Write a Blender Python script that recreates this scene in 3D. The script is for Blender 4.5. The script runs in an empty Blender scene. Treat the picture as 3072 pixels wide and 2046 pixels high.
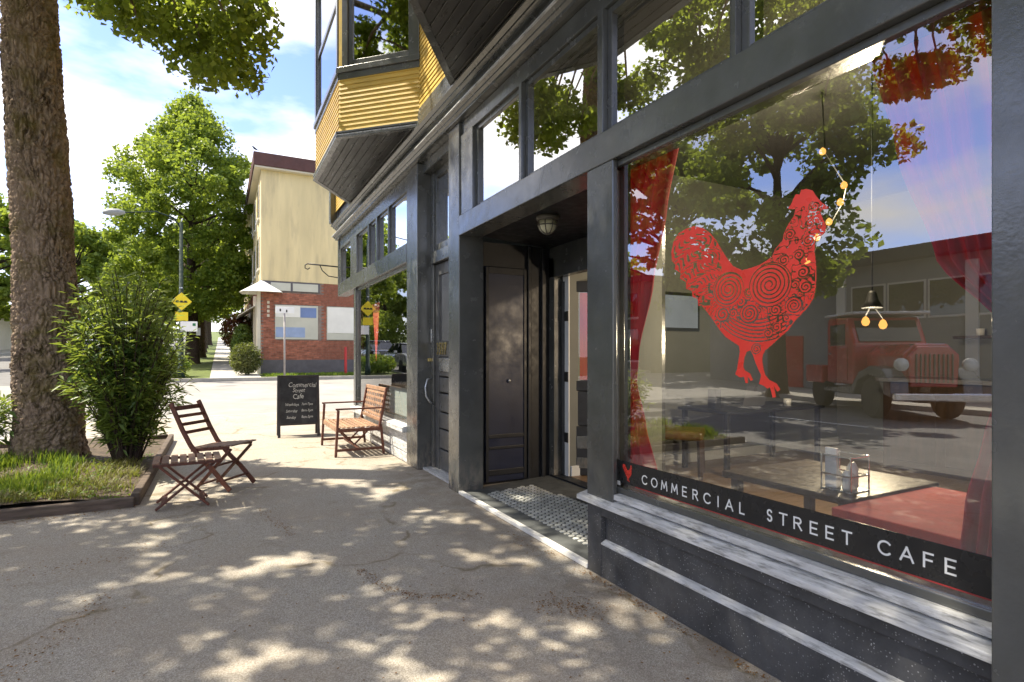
import bpy, bmesh, math, random
import numpy as np
from mathutils import Vector, Matrix, Quaternion

R = math.radians
rnd = random.Random(7)
SC = bpy.context.scene
COL = SC.collection

# ------------------------------------------------------------------ camera, sky, sun, exposure
cam_d = bpy.data.cameras.new('camera')
cam = bpy.data.objects.new('camera', cam_d)
COL.objects.link(cam)
cam.location = (0, 0, 1.4)
cam.rotation_euler = (R(90), 0, R(-27.62))
cam_d.sensor_width = 36.0
cam_d.lens = 19.617
cam_d.shift_y = 0.01367
cam_d.clip_start = 0.05
cam_d.clip_end = 2000
SC.camera = cam

SUN = Vector((-0.58, 0.38, 1.0)).normalized()
SUN_EL = math.asin(SUN.z)
world = bpy.data.worlds.new('World')
SC.world = world
world.use_nodes = True
wn, wl = world.node_tree.nodes, world.node_tree.links
wn.clear()
w_out = wn.new('ShaderNodeOutputWorld')
w_bg = wn.new('ShaderNodeBackground')
w_bg.inputs['Strength'].default_value = 0.15
w_sky = wn.new('ShaderNodeTexSky')
w_sky.sky_type = 'NISHITA'
w_sky.sun_disc = False
w_sky.sun_elevation = SUN_EL
w_sky.sun_rotation = math.atan2(SUN.x, SUN.y)
w_sky.air_density = 1.0
w_sky.dust_density = 0.3
w_sky.ozone_density = 2.5
w_tc = wn.new('ShaderNodeTexCoord')
w_map = wn.new('ShaderNodeMapping')
w_map.inputs['Scale'].default_value = (1.0, 1.0, 2.6)
w_map.inputs['Location'].default_value = (0.35, 0.1, 0.62)
w_no = wn.new('ShaderNodeTexNoise')
w_no.inputs['Scale'].default_value = 1.9
w_no.inputs['Detail'].default_value = 7
w_no.inputs['Roughness'].default_value = 0.52
w_ra = wn.new('ShaderNodeValToRGB')
w_ra.color_ramp.elements[0].position = 0.44
w_ra.color_ramp.elements[0].color = (0.0, 0.0, 0.0, 1)
w_ra.color_ramp.elements[1].position = 0.60
w_ra.color_ramp.elements[1].color = (0.92, 0.92, 0.92, 1)
w_mix = wn.new('ShaderNodeMix')
w_mix.data_type = 'RGBA'
w_mix.inputs[7].default_value = (3.1, 2.96, 2.76, 1)
wl.new(w_tc.outputs['Generated'], w_map.inputs['Vector'])
wl.new(w_map.outputs['Vector'], w_no.inputs['Vector'])
wl.new(w_no.outputs['Fac'], w_ra.inputs['Fac'])
wl.new(w_ra.outputs['Color'], w_mix.inputs[0])
w_tint = wn.new('ShaderNodeMix')
w_tint.data_type = 'RGBA'
w_tint.blend_type = 'MULTIPLY'
w_tint.inputs[0].default_value = 1.0
w_tint.inputs[7].default_value = (0.42, 0.395, 0.49, 1)
wl.new(w_sky.outputs['Color'], w_tint.inputs[6])
wl.new(w_tint.outputs[2], w_mix.inputs[6])
wl.new(w_mix.outputs[2], w_bg.inputs['Color'])
wl.new(w_bg.outputs['Background'], w_out.inputs['Surface'])

sun_d = bpy.data.lights.new('sun', 'SUN')
sun_d.energy = 2.1
sun_d.angle = R(0.53)
sun_d.color = (1.0, 0.91, 0.74)
sun = bpy.data.objects.new('sun', sun_d)
COL.objects.link(sun)
sun.rotation_euler = SUN.to_track_quat('Z', 'Y').to_euler()
sun.location = (-8, 6, 20)

SC.view_settings.view_transform = 'Standard'
SC.view_settings.look = 'None'
SC.view_settings.exposure = 2.3
SC.view_settings.gamma = 1.0
SC.view_settings.use_curve_mapping = False
SC.render.engine = 'CYCLES'
SC.cycles.max_bounces = 8
SC.cycles.transparent_max_bounces = 24
SC.cycles.use_denoising = True
SC.cycles.caustics_reflective = False
SC.cycles.caustics_refractive = False
SC.cycles.sample_clamp_indirect = 6.0

# ------------------------------------------------------------------ materials
MATS = {}

def nt(name):
    m = bpy.data.materials.new(name)
    m.use_nodes = True
    t = m.node_tree
    t.nodes.clear()
    out = t.nodes.new('ShaderNodeOutputMaterial')
    MATS[name] = m
    return m, t.nodes, t.links, out

def c4(c):
    return (c[0], c[1], c[2], 1.0)

def noise(n, l, vec, scale, detail=4, rough=0.55, dist=0.0):
    x = n.new('ShaderNodeTexNoise')
    x.inputs['Scale'].default_value = scale
    x.inputs['Detail'].default_value = detail
    x.inputs['Roughness'].default_value = rough
    x.inputs['Distortion'].default_value = dist
    if vec is not None:
        l.new(vec, x.inputs['Vector'])
    return x.outputs['Fac']

def ramp(n, l, fac, stops):
    r = n.new('ShaderNodeValToRGB')
    e = r.color_ramp.elements
    while len(e) < len(stops):
        e.new(0.5)
    for k, (p, c) in enumerate(stops):
        e[k].position = p
        e[k].color = c4(c) if not isinstance(c, (int, float)) else (c, c, c, 1)
    l.new(fac, r.inputs['Fac'])
    return r.outputs['Color']

def mixc(n, l, fac, a, b, mode='MIX'):
    x = n.new('ShaderNodeMix')
    x.data_type = 'RGBA'
    x.blend_type = mode
    for s, v in ((0, fac), (6, a), (7, b)):
        if isinstance(v, (int, float)):
            x.inputs[s].default_value = v
        elif isinstance(v, tuple):
            x.inputs[s].default_value = c4(v)
        else:
            l.new(v, x.inputs[s])
    return x.outputs[2]

def wpos(n, l, scale=(1, 1, 1)):
    g = n.new('ShaderNodeNewGeometry')
    m = n.new('ShaderNodeMapping')
    m.inputs['Scale'].default_value = scale
    l.new(g.outputs['Position'], m.inputs['Vector'])
    return m.outputs['Vector']

def bump(n, l, h, strength, dist=0.02):
    b = n.new('ShaderNodeBump')
    b.inputs['Strength'].default_value = strength
    b.inputs['Distance'].default_value = dist
    l.new(h, b.inputs['Height'])
    return b.outputs['Normal']

def mat(name, col, rough=0.6, var=0.18, scale=6.0, bmp=0.0, bscale=80, metal=0.0, spec=0.5, stretch=(1, 1, 1),
        rvar=0.12, obj_rand=0.0, dirt=None, coat=0.0, foot=None):
    m, n, l, out = nt(name)
    v = wpos(n, l, stretch)
    f = noise(n, l, v, scale, 5)
    lo = tuple(c * (1 - var) for c in col)
    hi = tuple(min(1, c * (1 + var)) for c in col)
    c = ramp(n, l, f, [(0.3, lo), (0.7, hi)])
    if dirt:
        f2 = noise(n, l, v, dirt[1], 6, 0.65)
        c = mixc(n, l, ramp(n, l, f2, [(dirt[2], 0.0), (dirt[2] + 0.18, dirt[3])]), c, dirt[0])
    if foot:  # warm bounce light near the ground, put into the colour as a dusty tone
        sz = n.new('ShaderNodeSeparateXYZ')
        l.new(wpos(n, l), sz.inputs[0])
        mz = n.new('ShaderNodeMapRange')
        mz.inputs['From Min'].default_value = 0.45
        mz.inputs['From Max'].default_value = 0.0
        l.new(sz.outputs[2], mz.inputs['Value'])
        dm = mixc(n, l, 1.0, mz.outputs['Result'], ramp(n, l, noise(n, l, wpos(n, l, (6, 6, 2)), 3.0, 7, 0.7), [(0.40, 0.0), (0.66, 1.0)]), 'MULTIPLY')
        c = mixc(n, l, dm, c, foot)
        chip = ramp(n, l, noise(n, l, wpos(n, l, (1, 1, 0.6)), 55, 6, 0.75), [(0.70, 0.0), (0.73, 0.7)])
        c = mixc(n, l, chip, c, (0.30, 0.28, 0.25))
    if obj_rand:
        oi = n.new('ShaderNodeObjectInfo')
        h = n.new('ShaderNodeHueSaturation')
        mr = n.new('ShaderNodeMapRange')
        mr.inputs['To Min'].default_value = 1 - obj_rand
        mr.inputs['To Max'].default_value = 1 + obj_rand
        l.new(oi.outputs['Random'], mr.inputs['Value'])
        l.new(mr.outputs['Result'], h.inputs['Value'])
        l.new(c, h.inputs['Color'])
        c = h.outputs['Color']
    p = n.new('ShaderNodeBsdfPrincipled')
    l.new(c, p.inputs['Base Color'])
    p.inputs['Metallic'].default_value = metal
    p.inputs['Specular IOR Level'].default_value = spec
    p.inputs['Coat Weight'].default_value = coat
    rf = ramp(n, l, noise(n, l, v, scale * 2.3, 4), [(0.3, max(0.02, rough - rvar)), (0.7, min(1, rough + rvar))])
    l.new(rf, p.inputs['Roughness'])
    if bmp:
        l.new(bump(n, l, noise(n, l, v, bscale, 5, 0.6), bmp), p.inputs['Normal'])
    l.new(p.outputs['BSDF'], out.inputs['Surface'])
    return m

def leaf_mat(name, dark, mid, light, trans=0.45, rough=0.5):
    m, n, l, out = nt(name)
    g = n.new('ShaderNodeNewGeometry')
    c = ramp(n, l, g.outputs['Random Per Island'], [(0.0, dark), (0.5, mid), (1.0, light)])
    big = noise(n, l, wpos(n, l), 0.9, 3)
    c = mixc(n, l, ramp(n, l, big, [(0.35, 0.0), (0.7, 0.55)]), c, light)
    p = n.new('ShaderNodeBsdfPrincipled')
    l.new(c, p.inputs['Base Color'])
    p.inputs['Roughness'].default_value = rough
    p.inputs['Specular IOR Level'].default_value = 0.35
    t = n.new('ShaderNodeBsdfTranslucent')
    tc = mixc(n, l, 0.6, c, (0.42, 0.50, 0.05), 'MIX')
    l.new(tc, t.inputs['Color'])
    s = n.new('ShaderNodeMixShader')
    s.inputs[0].default_value = trans
    l.new(p.outputs['BSDF'], s.inputs[1])
    l.new(t.outputs['BSDF'], s.inputs[2])
    l.new(s.outputs['Shader'], out.inputs['Surface'])
    return m

def glass_mat(name, base, gain, tint=(0.93, 0.96, 0.95), rough=0.0):
    # thin pane: part mirror, part clear, by the angle of view (Fresnel)
    m, n, l, out = nt(name)
    fr = n.new('ShaderNodeFresnel')
    fr.inputs['IOR'].default_value = 1.52
    ma = n.new('ShaderNodeMath')
    ma.operation = 'MULTIPLY_ADD'
    ma.use_clamp = True
    ma.inputs[1].default_value = gain
    ma.inputs[2].default_value = base
    l.new(fr.outputs['Fac'], ma.inputs[0])
    t = n.new('ShaderNodeBsdfTransparent')
    t.inputs['Color'].default_value = c4(tint)
    g = n.new('ShaderNodeBsdfGlossy')
    g.inputs['Roughness'].default_value = rough
    g.inputs['Color'].default_value = (0.97, 0.98, 1, 1)
    # only the face towards the eye reflects (it stands for both faces of the thin pane)
    geo = n.new('ShaderNodeNewGeometry')
    inv = n.new('ShaderNodeMath')
    inv.operation = 'SUBTRACT'
    inv.inputs[0].default_value = 1.0
    l.new(geo.outputs['Backfacing'], inv.inputs[1])
    mu = n.new('ShaderNodeMath')
    mu.operation = 'MULTIPLY'
    l.new(ma.outputs[0], mu.inputs[0])
    l.new(inv.outputs[0], mu.inputs[1])
    s = n.new('ShaderNodeMixShader')
    l.new(mu.outputs[0], s.inputs[0])
    l.new(t.outputs[0], s.inputs[1])
    l.new(g.outputs[0], s.inputs[2])
    l.new(s.outputs[0], out.inputs['Surface'])
    return m

def emit_mat(name, col, strength):
    m, n, l, out = nt(name)
    e = n.new('ShaderNodeEmission')
    e.inputs['Color'].default_value = c4(col)
    e.inputs['Strength'].default_value = strength
    l.new(e.outputs[0], out.inputs['Surface'])
    return m

def cloth_mat(name, col, trans=0.35):
    m, n, l, out = nt(name)
    v = wpos(n, l, (6, 6, 0.6))
    c = ramp(n, l, noise(n, l, v, 3.0, 4), [(0.3, tuple(x * 0.75 for x in col)), (0.7, col)])
    p = n.new('ShaderNodeBsdfPrincipled')
    l.new(c, p.inputs['Base Color'])
    p.inputs['Roughness'].default_value = 0.85
    p.inputs['Sheen Weight'].default_value = 0.3
    l.new(bump(n, l, noise(n, l, wpos(n, l), 900, 2), 0.2, 0.002), p.inputs['Normal'])
    t = n.new('ShaderNodeBsdfTranslucent')
    l.new(c, t.inputs['Color'])
    s = n.new('ShaderNodeMixShader')
    s.inputs[0].default_value = trans
    l.new(p.outputs[0], s.inputs[1])
    l.new(t.outputs[0], s.inputs[2])
    l.new(s.outputs[0], out.inputs['Surface'])
    return m

def aggregate_mat(name, base, fleck, moss, warm):
    # old exposed-aggregate paving: fine flecks, larger blotches, mossy stains
    m, n, l, out = nt(name)
    v = wpos(n, l)
    vo = n.new('ShaderNodeTexVoronoi')
    vo.inputs['Scale'].default_value = 190
    l.new(v, vo.inputs['Vector'])
    stone = ramp(n, l, vo.outputs['Color'], [(0.15, tuple(x * 0.68 for x in base)), (0.5, base), (0.92, fleck)])
    blot = noise(n, l, v, 1.1, 6, 0.6)
    c = mixc(n, l, ramp(n, l, blot, [(0.38, 0.0), (0.68, 0.45)]), stone, warm)
    st = noise(n, l, v, 2.6, 7, 0.7, 0.6)
    c = mixc(n, l, ramp(n, l, st, [(0.58, 0.0), (0.74, 0.45)]), c, moss)
    # hairline cracks filled with moss and grit
    wv = n.new('ShaderNodeVectorMath')
    wv.operation = 'ADD'
    nz_ = n.new('ShaderNodeTexNoise')
    nz_.inputs['Scale'].default_value = 1.7
    nz_.inputs['Detail'].default_value = 6
    l.new(v, nz_.inputs['Vector'])
    l.new(v, wv.inputs[0])
    l.new(nz_.outputs['Color'], wv.inputs[1])
    ck = n.new('ShaderNodeTexVoronoi')
    ck.feature = 'DISTANCE_TO_EDGE'
    ck.inputs['Scale'].default_value = 0.42
    l.new(wv.outputs['Vector'], ck.inputs['Vector'])
    line = ramp(n, l, ck.outputs['Distance'], [(0.0, 0.9), (0.006, 0.55), (0.012, 0.0)])
    brk = ramp(n, l, noise(n, l, v, 2.2, 3), [(0.42, 0.0), (0.58, 1.0)])
    c = mixc(n, l, mixc(n, l, 1.0, line, brk, 'MULTIPLY'), c, moss)
    halo = ramp(n, l, ck.outputs['Distance'], [(0.0, 0.22), (0.04, 0.0)])
    c = mixc(n, l, mixc(n, l, 1.0, halo, brk, 'MULTIPLY'), c, warm)
    # grime washed off the wall on to the paving beside it
    sp = n.new('ShaderNodeSeparateXYZ')
    l.new(v, sp.inputs[0])
    gm = n.new('ShaderNodeMapRange')
    gm.inputs['From Min'].default_value = 1.35
    gm.inputs['From Max'].default_value = 2.15
    l.new(sp.outputs[0], gm.inputs['Value'])
    gr = mixc(n, l, 1.0, gm.outputs['Result'], ramp(n, l, noise(n, l, v, 3.4, 6, 0.7), [(0.38, 0.0), (0.62, 0.8)]), 'MULTIPLY')
    c = mixc(n, l, gr, c, tuple(x * 0.6 for x in warm))
    fine = noise(n, l, v, 300, 2)
    c = mixc(n, l, 0.5, c, ramp(n, l, fine, [(0.3, 0.55), (0.7, 1.0)]), 'MULTIPLY')
    p = n.new('ShaderNodeBsdfPrincipled')
    l.new(c, p.inputs['Base Color'])
    p.inputs['Roughness'].default_value = 0.85
    p.inputs['Specular IOR Level'].default_value = 0.25
    h = mixc(n, l, 0.5, vo.outputs['Distance'], fine)
    l.new(bump(n, l, h, 0.5, 0.008), p.inputs['Normal'])
    l.new(p.outputs[0], out.inputs['Surface'])
    return m

def concrete_mat(name, base, scale=1.6):
    m, n, l, out = nt(name)
    v = wpos(n, l)
    a = noise(n, l, v, scale, 8, 0.62)
    c = ramp(n, l, a, [(0.3, tuple(x * 0.78 for x in base)), (0.55, base), (0.75, tuple(min(1, x * 1.15) for x in base))])
    b = noise(n, l, v, 70, 3)
    c = mixc(n, l, 0.45, c, ramp(n, l, b, [(0.3, 0.72), (0.65, 1.0)]), 'MULTIPLY')
    p = n.new('ShaderNodeBsdfPrincipled')
    l.new(c, p.inputs['Base Color'])
    p.inputs['Roughness'].default_value = 0.88
    p.inputs['Specular IOR Level'].default_value = 0.25
    l.new(bump(n, l, b, 0.3, 0.006), p.inputs['Normal'])
    l.new(p.outputs[0], out.inputs['Surface'])
    return m

def bark_mat(name, dark, lite, moss):
    m, n, l, out = nt(name)
    v = wpos(n, l, (1, 1, 0.32))
    a = noise(n, l, v, 22, 6, 0.62, 0.4)
    big = noise(n, l, wpos(n, l, (1, 1, 0.5)), 1.6, 5, 0.6)
    midc = tuple(0.5 * (d + q) for d, q in zip(dark, lite))
    c = mixc(n, l, ramp(n, l, big, [(0.38, 0.0), (0.62, 0.75)]), ramp(n, l, a, [(0.40, dark), (0.49, midc), (0.60, lite)]), tuple(0.9 * q for q in lite))
    lich = noise(n, l, wpos(n, l), 14, 6, 0.7)
    c = mixc(n, l, ramp(n, l, lich, [(0.56, 0.0), (0.68, 0.6)]), c, tuple(min(1, q * 1.35 + 0.03) for q in lite))
    ms = noise(n, l, wpos(n, l), 3.2, 6, 0.7)
    c = mixc(n, l, ramp(n, l, ms, [(0.48, 0.0), (0.66, 0.7)]), c, moss)
    p = n.new('ShaderNodeBsdfPrincipled')
    l.new(c, p.inputs['Base Color'])
    p.inputs['Roughness'].default_value = 0.95
    p.inputs['Specular IOR Level'].default_value = 0.15
    l.new(bump(n, l, a, 0.9, 0.03), p.inputs['Normal'])
    l.new(p.outputs[0], out.inputs['Surface'])
    return m

def terrazzo_mat(name):
    m, n, l, out = nt(name)
    v = wpos(n, l)
    vo = n.new('ShaderNodeTexVoronoi')
    vo.inputs['Scale'].default_value = 95
    vo.inputs['Randomness'].default_value = 1
    l.new(v, vo.inputs['Vector'])
    sz = noise(n, l, v, 35, 2)
    fl = n.new('ShaderNodeMath')
    fl.operation = 'LESS_THAN'
    fl.inputs[1].default_value = 0.27
    l.new(vo.outputs['Distance'], fl.inputs[0])
    pick = ramp(n, l, vo.outputs['Color'], [(0.60, 0.0), (0.64, 1.0)])
    msk = mixc(n, l, 1.0, fl.outputs[0], pick, 'MULTIPLY')
    msk = mixc(n, l, 1.0, msk, ramp(n, l, noise(n, l, v, 9, 5, 0.7), [(0.38, 0.05), (0.62, 1.0)]), 'MULTIPLY')
    c = ramp(n, l, noise(n, l, v, 6, 6, 0.65), [(0.3, (0.045, 0.046, 0.048)), (0.7, (0.095, 0.096, 0.10))])
    c = mixc(n, l, msk, c, ramp(n, l, sz, [(0.3, 0.16), (0.7, 0.5)]))
    p = n.new('ShaderNodeBsdfPrincipled')
    l.new(c, p.inputs['Base Color'])
    p.inputs['Roughness'].default_value = 0.5
    l.new(bump(n, l, vo.outputs['Distance'], 0.15, 0.003), p.inputs['Normal'])
    l.new(p.outputs[0], out.inputs['Surface'])
    return m

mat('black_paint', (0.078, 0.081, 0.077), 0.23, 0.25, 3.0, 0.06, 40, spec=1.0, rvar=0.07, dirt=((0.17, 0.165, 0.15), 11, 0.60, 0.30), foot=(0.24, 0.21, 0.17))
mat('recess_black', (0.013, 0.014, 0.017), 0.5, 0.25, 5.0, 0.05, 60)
mat('black_matte', (0.02, 0.021, 0.023), 0.55, 0.25, 5.0, 0.05, 60)
mat('soffit_black', (0.03, 0.029, 0.027), 0.34, 0.3, 4.0, 0.05, 60, stretch=(3, 0.4, 1), obj_rand=0.2)
mat('navy_paint', (0.014, 0.019, 0.042), 0.45, 0.2, 3.0, 0.05, 60)
mat('door_grey', (0.10, 0.10, 0.10), 0.38, 0.2, 6.0, 0.05, 60)
mat('sill_grey', (0.58, 0.58, 0.57), 0.5, 0.25, 5.0, 0.15, 70, stretch=(6, 1, 6), dirt=((0.14, 0.135, 0.12), 9, 0.50, 0.8))
mat('white_trim', (0.72, 0.73, 0.72), 0.5, 0.08, 5.0)
mat('yellow_siding', (0.64, 0.44, 0.10), 0.42, 0.12, 3.0, 0.06, 50, stretch=(1, 1, 3), obj_rand=0.08)
mat('metal_strip', (0.80, 0.79, 0.75), 0.45, 0.12, 10, metal=0.15)
mat('brass', (0.68, 0.55, 0.24), 0.3, 0.1, 10, metal=0.9)
mat('steel', (0.45, 0.46, 0.47), 0.3, 0.1, 10, metal=0.9)
mat('interior_grey', (0.17, 0.175, 0.16), 0.8, 0.1, 1.5)
mat('interior_white', (0.62, 0.62, 0.60), 0.8, 0.05, 1.5)
mat('interior_dark', (0.05, 0.05, 0.05), 0.8, 0.1, 1.5)
mat('wood_floor', (0.20, 0.13, 0.075), 0.45, 0.3, 5, stretch=(1, 9, 1))
mat('dark_wood', (0.055, 0.032, 0.018), 0.4, 0.35, 8, 0.1, 40, stretch=(2, 2, 0.5))
mat('red_wood', (0.115, 0.036, 0.019), 0.55, 0.4, 9, 0.2, 60, stretch=(5, 5, 5), obj_rand=0.2)
mat('grey_wood', (0.17, 0.095, 0.060), 0.6, 0.4, 9, 0.2, 60, stretch=(5, 5, 5), obj_rand=0.25)
mat('orange_wood', (0.38, 0.225, 0.135), 0.5, 0.3, 9, 0.15, 60, obj_rand=0.22)
mat('edging_wood', (0.115, 0.085, 0.065), 0.85, 0.45, 5, 0.5, 30, stretch=(1, 5, 6), dirt=((0.06, 0.065, 0.02), 4, 0.55, 0.7))
mat('soil', (0.09, 0.065, 0.042), 0.95, 0.5, 9, 0.8, 30)
mat('tile_pale', (0.52, 0.52, 0.48), 0.4, 0.1, 5, obj_rand=0.25)
mat('tile_grout', (0.085, 0.09, 0.088), 0.75, 0.25, 8, 0.2, 50)
terrazzo_mat('terrazzo')
cloth_mat('red_curtain', (0.86, 0.05, 0.075), 0.35)
cloth_mat('red_cloth', (0.80, 0.055, 0.03), 0.1)
mat('rooster_red', (0.90, 0.065, 0.042), 0.35, 0.06, 6, spec=0.4)
mat('decal_black', (0.022, 0.022, 0.022), 0.25, 0.1, 5)
mat('decal_white', (0.82, 0.82, 0.80), 0.5, 0.03, 5)
mat('decal_red', (0.35, 0.03, 0.03), 0.4, 0.1, 5)
mat('chalkboard', (0.022, 0.023, 0.026), 0.65, 0.4, 5, dirt=((0.07, 0.07, 0.07), 7, 0.52, 0.5))
mat('chalk', (0.62, 0.62, 0.58), 0.95, 0.3, 60)
mat('board_frame', (0.030, 0.022, 0.018), 0.5, 0.3, 8)
mat('ceramic', (0.80, 0.79, 0.77), 0.25, 0.02, 5)
mat('laptop_grey', (0.16, 0.16, 0.17), 0.35, 0.1, 5)
mat('leather_brown', (0.13, 0.055, 0.022), 0.4, 0.3, 7, 0.1, 90)
glass_mat('shop_glass', 0.15, 1.8)
glass_mat('transom_glass', 0.45, 1.6)
glass_mat('clear_glass', 0.03, 1.35)
mat('dark_glass', (0.012, 0.014, 0.016), 0.03, 0.1, 2, spec=1.0, rvar=0.01)
m_, n_, l_, o_ = nt('mirror_glass')
p_ = n_.new('ShaderNodeBsdfPrincipled')
p_.inputs['Base Color'].default_value = (0.5, 0.52, 0.54, 1)
p_.inputs['Metallic'].default_value = 1.0
p_.inputs['Roughness'].default_value = 0.02
l_.new(p_.outputs[0], o_.inputs['Surface'])
emit_mat('bulb_glow', (1.0, 0.42, 0.10), 0.45)
mat('lamp_glass', (0.62, 0.60, 0.42), 0.3, 0.1, 12)
mat('lamp_cage', (0.12, 0.11, 0.09), 0.5, 0.2, 12)
aggregate_mat('paving', (0.45, 0.41, 0.345), (0.64, 0.595, 0.52), (0.20, 0.165, 0.09), (0.40, 0.32, 0.235))
concrete_mat('concrete', (0.48, 0.455, 0.40))
concrete_mat('kerb_stone', (0.40, 0.385, 0.35), 3)
concrete_mat('asphalt', (0.20, 0.195, 0.19))
concrete_mat('pale_asphalt', (0.34, 0.325, 0.30), 0.7)
mat('lawn', (0.10, 0.13, 0.025), 0.95, 0.4, 5, 0.6, 60)
bark_mat('bark', (0.034, 0.022, 0.015), (0.34, 0.255, 0.185), (0.15, 0.12, 0.035))
bark_mat('bark_far', (0.02, 0.014, 0.010), (0.085, 0.06, 0.045), (0.05, 0.05, 0.018))
leaf_mat('leaf_near', (0.06, 0.105, 0.014), (0.11, 0.17, 0.02), (0.18, 0.22, 0.03), 0.6)
leaf_mat('leaf_mid', (0.05, 0.11, 0.015), (0.11, 0.19, 0.024), (0.21, 0.28, 0.036), 0.52)
leaf_mat('leaf_far', (0.07, 0.13, 0.022), (0.13, 0.205, 0.030), (0.22, 0.28, 0.045), 0.5)
leaf_mat('leaf_shrub', (0.04, 0.10, 0.028), (0.085, 0.165, 0.038), (0.19, 0.25, 0.06), 0.42, 0.4)
leaf_mat('leaf_hedge', (0.041, 0.061, 0.016), (0.081, 0.101, 0.027), (0.162, 0.162, 0.068), 0.3)
leaf_mat('leaf_red', (0.05, 0.008, 0.010), (0.11, 0.016, 0.016), (0.16, 0.05, 0.03), 0.4)
leaf_mat('grass_green', (0.054, 0.128, 0.014), (0.101, 0.203, 0.019), (0.162, 0.243, 0.027), 0.4)
leaf_mat('weed_dry', (0.07, 0.065, 0.018), (0.13, 0.13, 0.03), (0.22, 0.20, 0.06), 0.3)
leaf_mat('litter', (0.10, 0.035, 0.012), (0.19, 0.075, 0.02), (0.28, 0.14, 0.04), 0.1, 0.8)
mat('brick', (0.36, 0.135, 0.082), 0.9, 0.25, 7, 0.3, 60, obj_rand=0.28)
mat('mortar', (0.26, 0.20, 0.165), 0.95, 0.2, 7)
mat('stucco', (0.72, 0.59, 0.32), 0.9, 0.10, 1.2, 0.25, 40, stretch=(2.4, 2.4, 0.35), dirt=((0.44, 0.36, 0.22), 1.1, 0.52, 0.55))
mat('base_grey', (0.12, 0.11, 0.115), 0.85, 0.15, 3)
mat('fascia_brown', (0.085, 0.030, 0.022), 0.6, 0.15, 3)
mat('panel_cream', (0.55, 0.54, 0.44), 0.7, 0.06, 2)
mat('panel_blue', (0.16, 0.23, 0.42), 0.6, 0.1, 3)
mat('panel_pale_blue', (0.30, 0.38, 0.55), 0.6, 0.1, 3)
mat('awning_white', (0.80, 0.78, 0.70), 0.7, 0.05, 3)
mat('column_cream', (0.66, 0.60, 0.47), 0.8, 0.05, 3)
mat('sign_yellow', (0.80, 0.62, 0.02), 0.5, 0.04, 5)
mat('sign_white', (0.82, 0.82, 0.80), 0.5, 0.03, 5)
mat('sign_black', (0.02, 0.02, 0.02), 0.5, 0.03, 5)
mat('sign_green', (0.03, 0.18, 0.08), 0.5, 0.03, 5)
mat('pole_teal', (0.006, 0.022, 0.017), 0.85, 0.15, 5)
mat('pole_grey', (0.34, 0.31, 0.29), 0.5, 0.15, 9)
mat('car_silver', (0.42, 0.43, 0.45), 0.25, 0.03, 2, metal=0.4, coat=1)
mat('car_dark', (0.02, 0.022, 0.028), 0.2, 0.03, 2, coat=1)
mat('car_white', (0.75, 0.76, 0.78), 0.25, 0.02, 2, coat=1)
mat('truck_red', (0.46, 0.022, 0.026), 0.22, 0.08, 2, coat=1)
mat('tyre', (0.018, 0.018, 0.018), 0.8, 0.2, 9)
mat('chrome', (0.75, 0.75, 0.76), 0.12, 0.03, 9, metal=1)
mat('lens_red', (0.4, 0.02, 0.02), 0.3, 0.03, 9)
mat('lens_clear', (0.7, 0.7, 0.68), 0.15, 0.03, 9)
mat('grey_wall', (0.21, 0.22, 0.23), 0.85, 0.1, 1.2)
mat('white_wall', (0.70, 0.72, 0.74), 0.8, 0.06, 1.2)
mat('corner_green', (0.16, 0.18, 0.15), 0.85, 0.1, 1.2)
mat('roof_dark', (0.05, 0.05, 0.055), 0.85, 0.15, 2)
mat('pillow_cream', (0.55, 0.46, 0.30), 0.9, 0.4, 30)
mat('crow_black', (0.012, 0.012, 0.014), 0.5, 0.1, 9)
mat('lamp_metal', (0.30, 0.31, 0.30), 0.6, 0.1, 9)
mat('red_post', (0.45, 0.03, 0.03), 0.5, 0.1, 9)
mat('poster_red', (0.85, 0.12, 0.09), 0.7, 0.1, 4)

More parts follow.
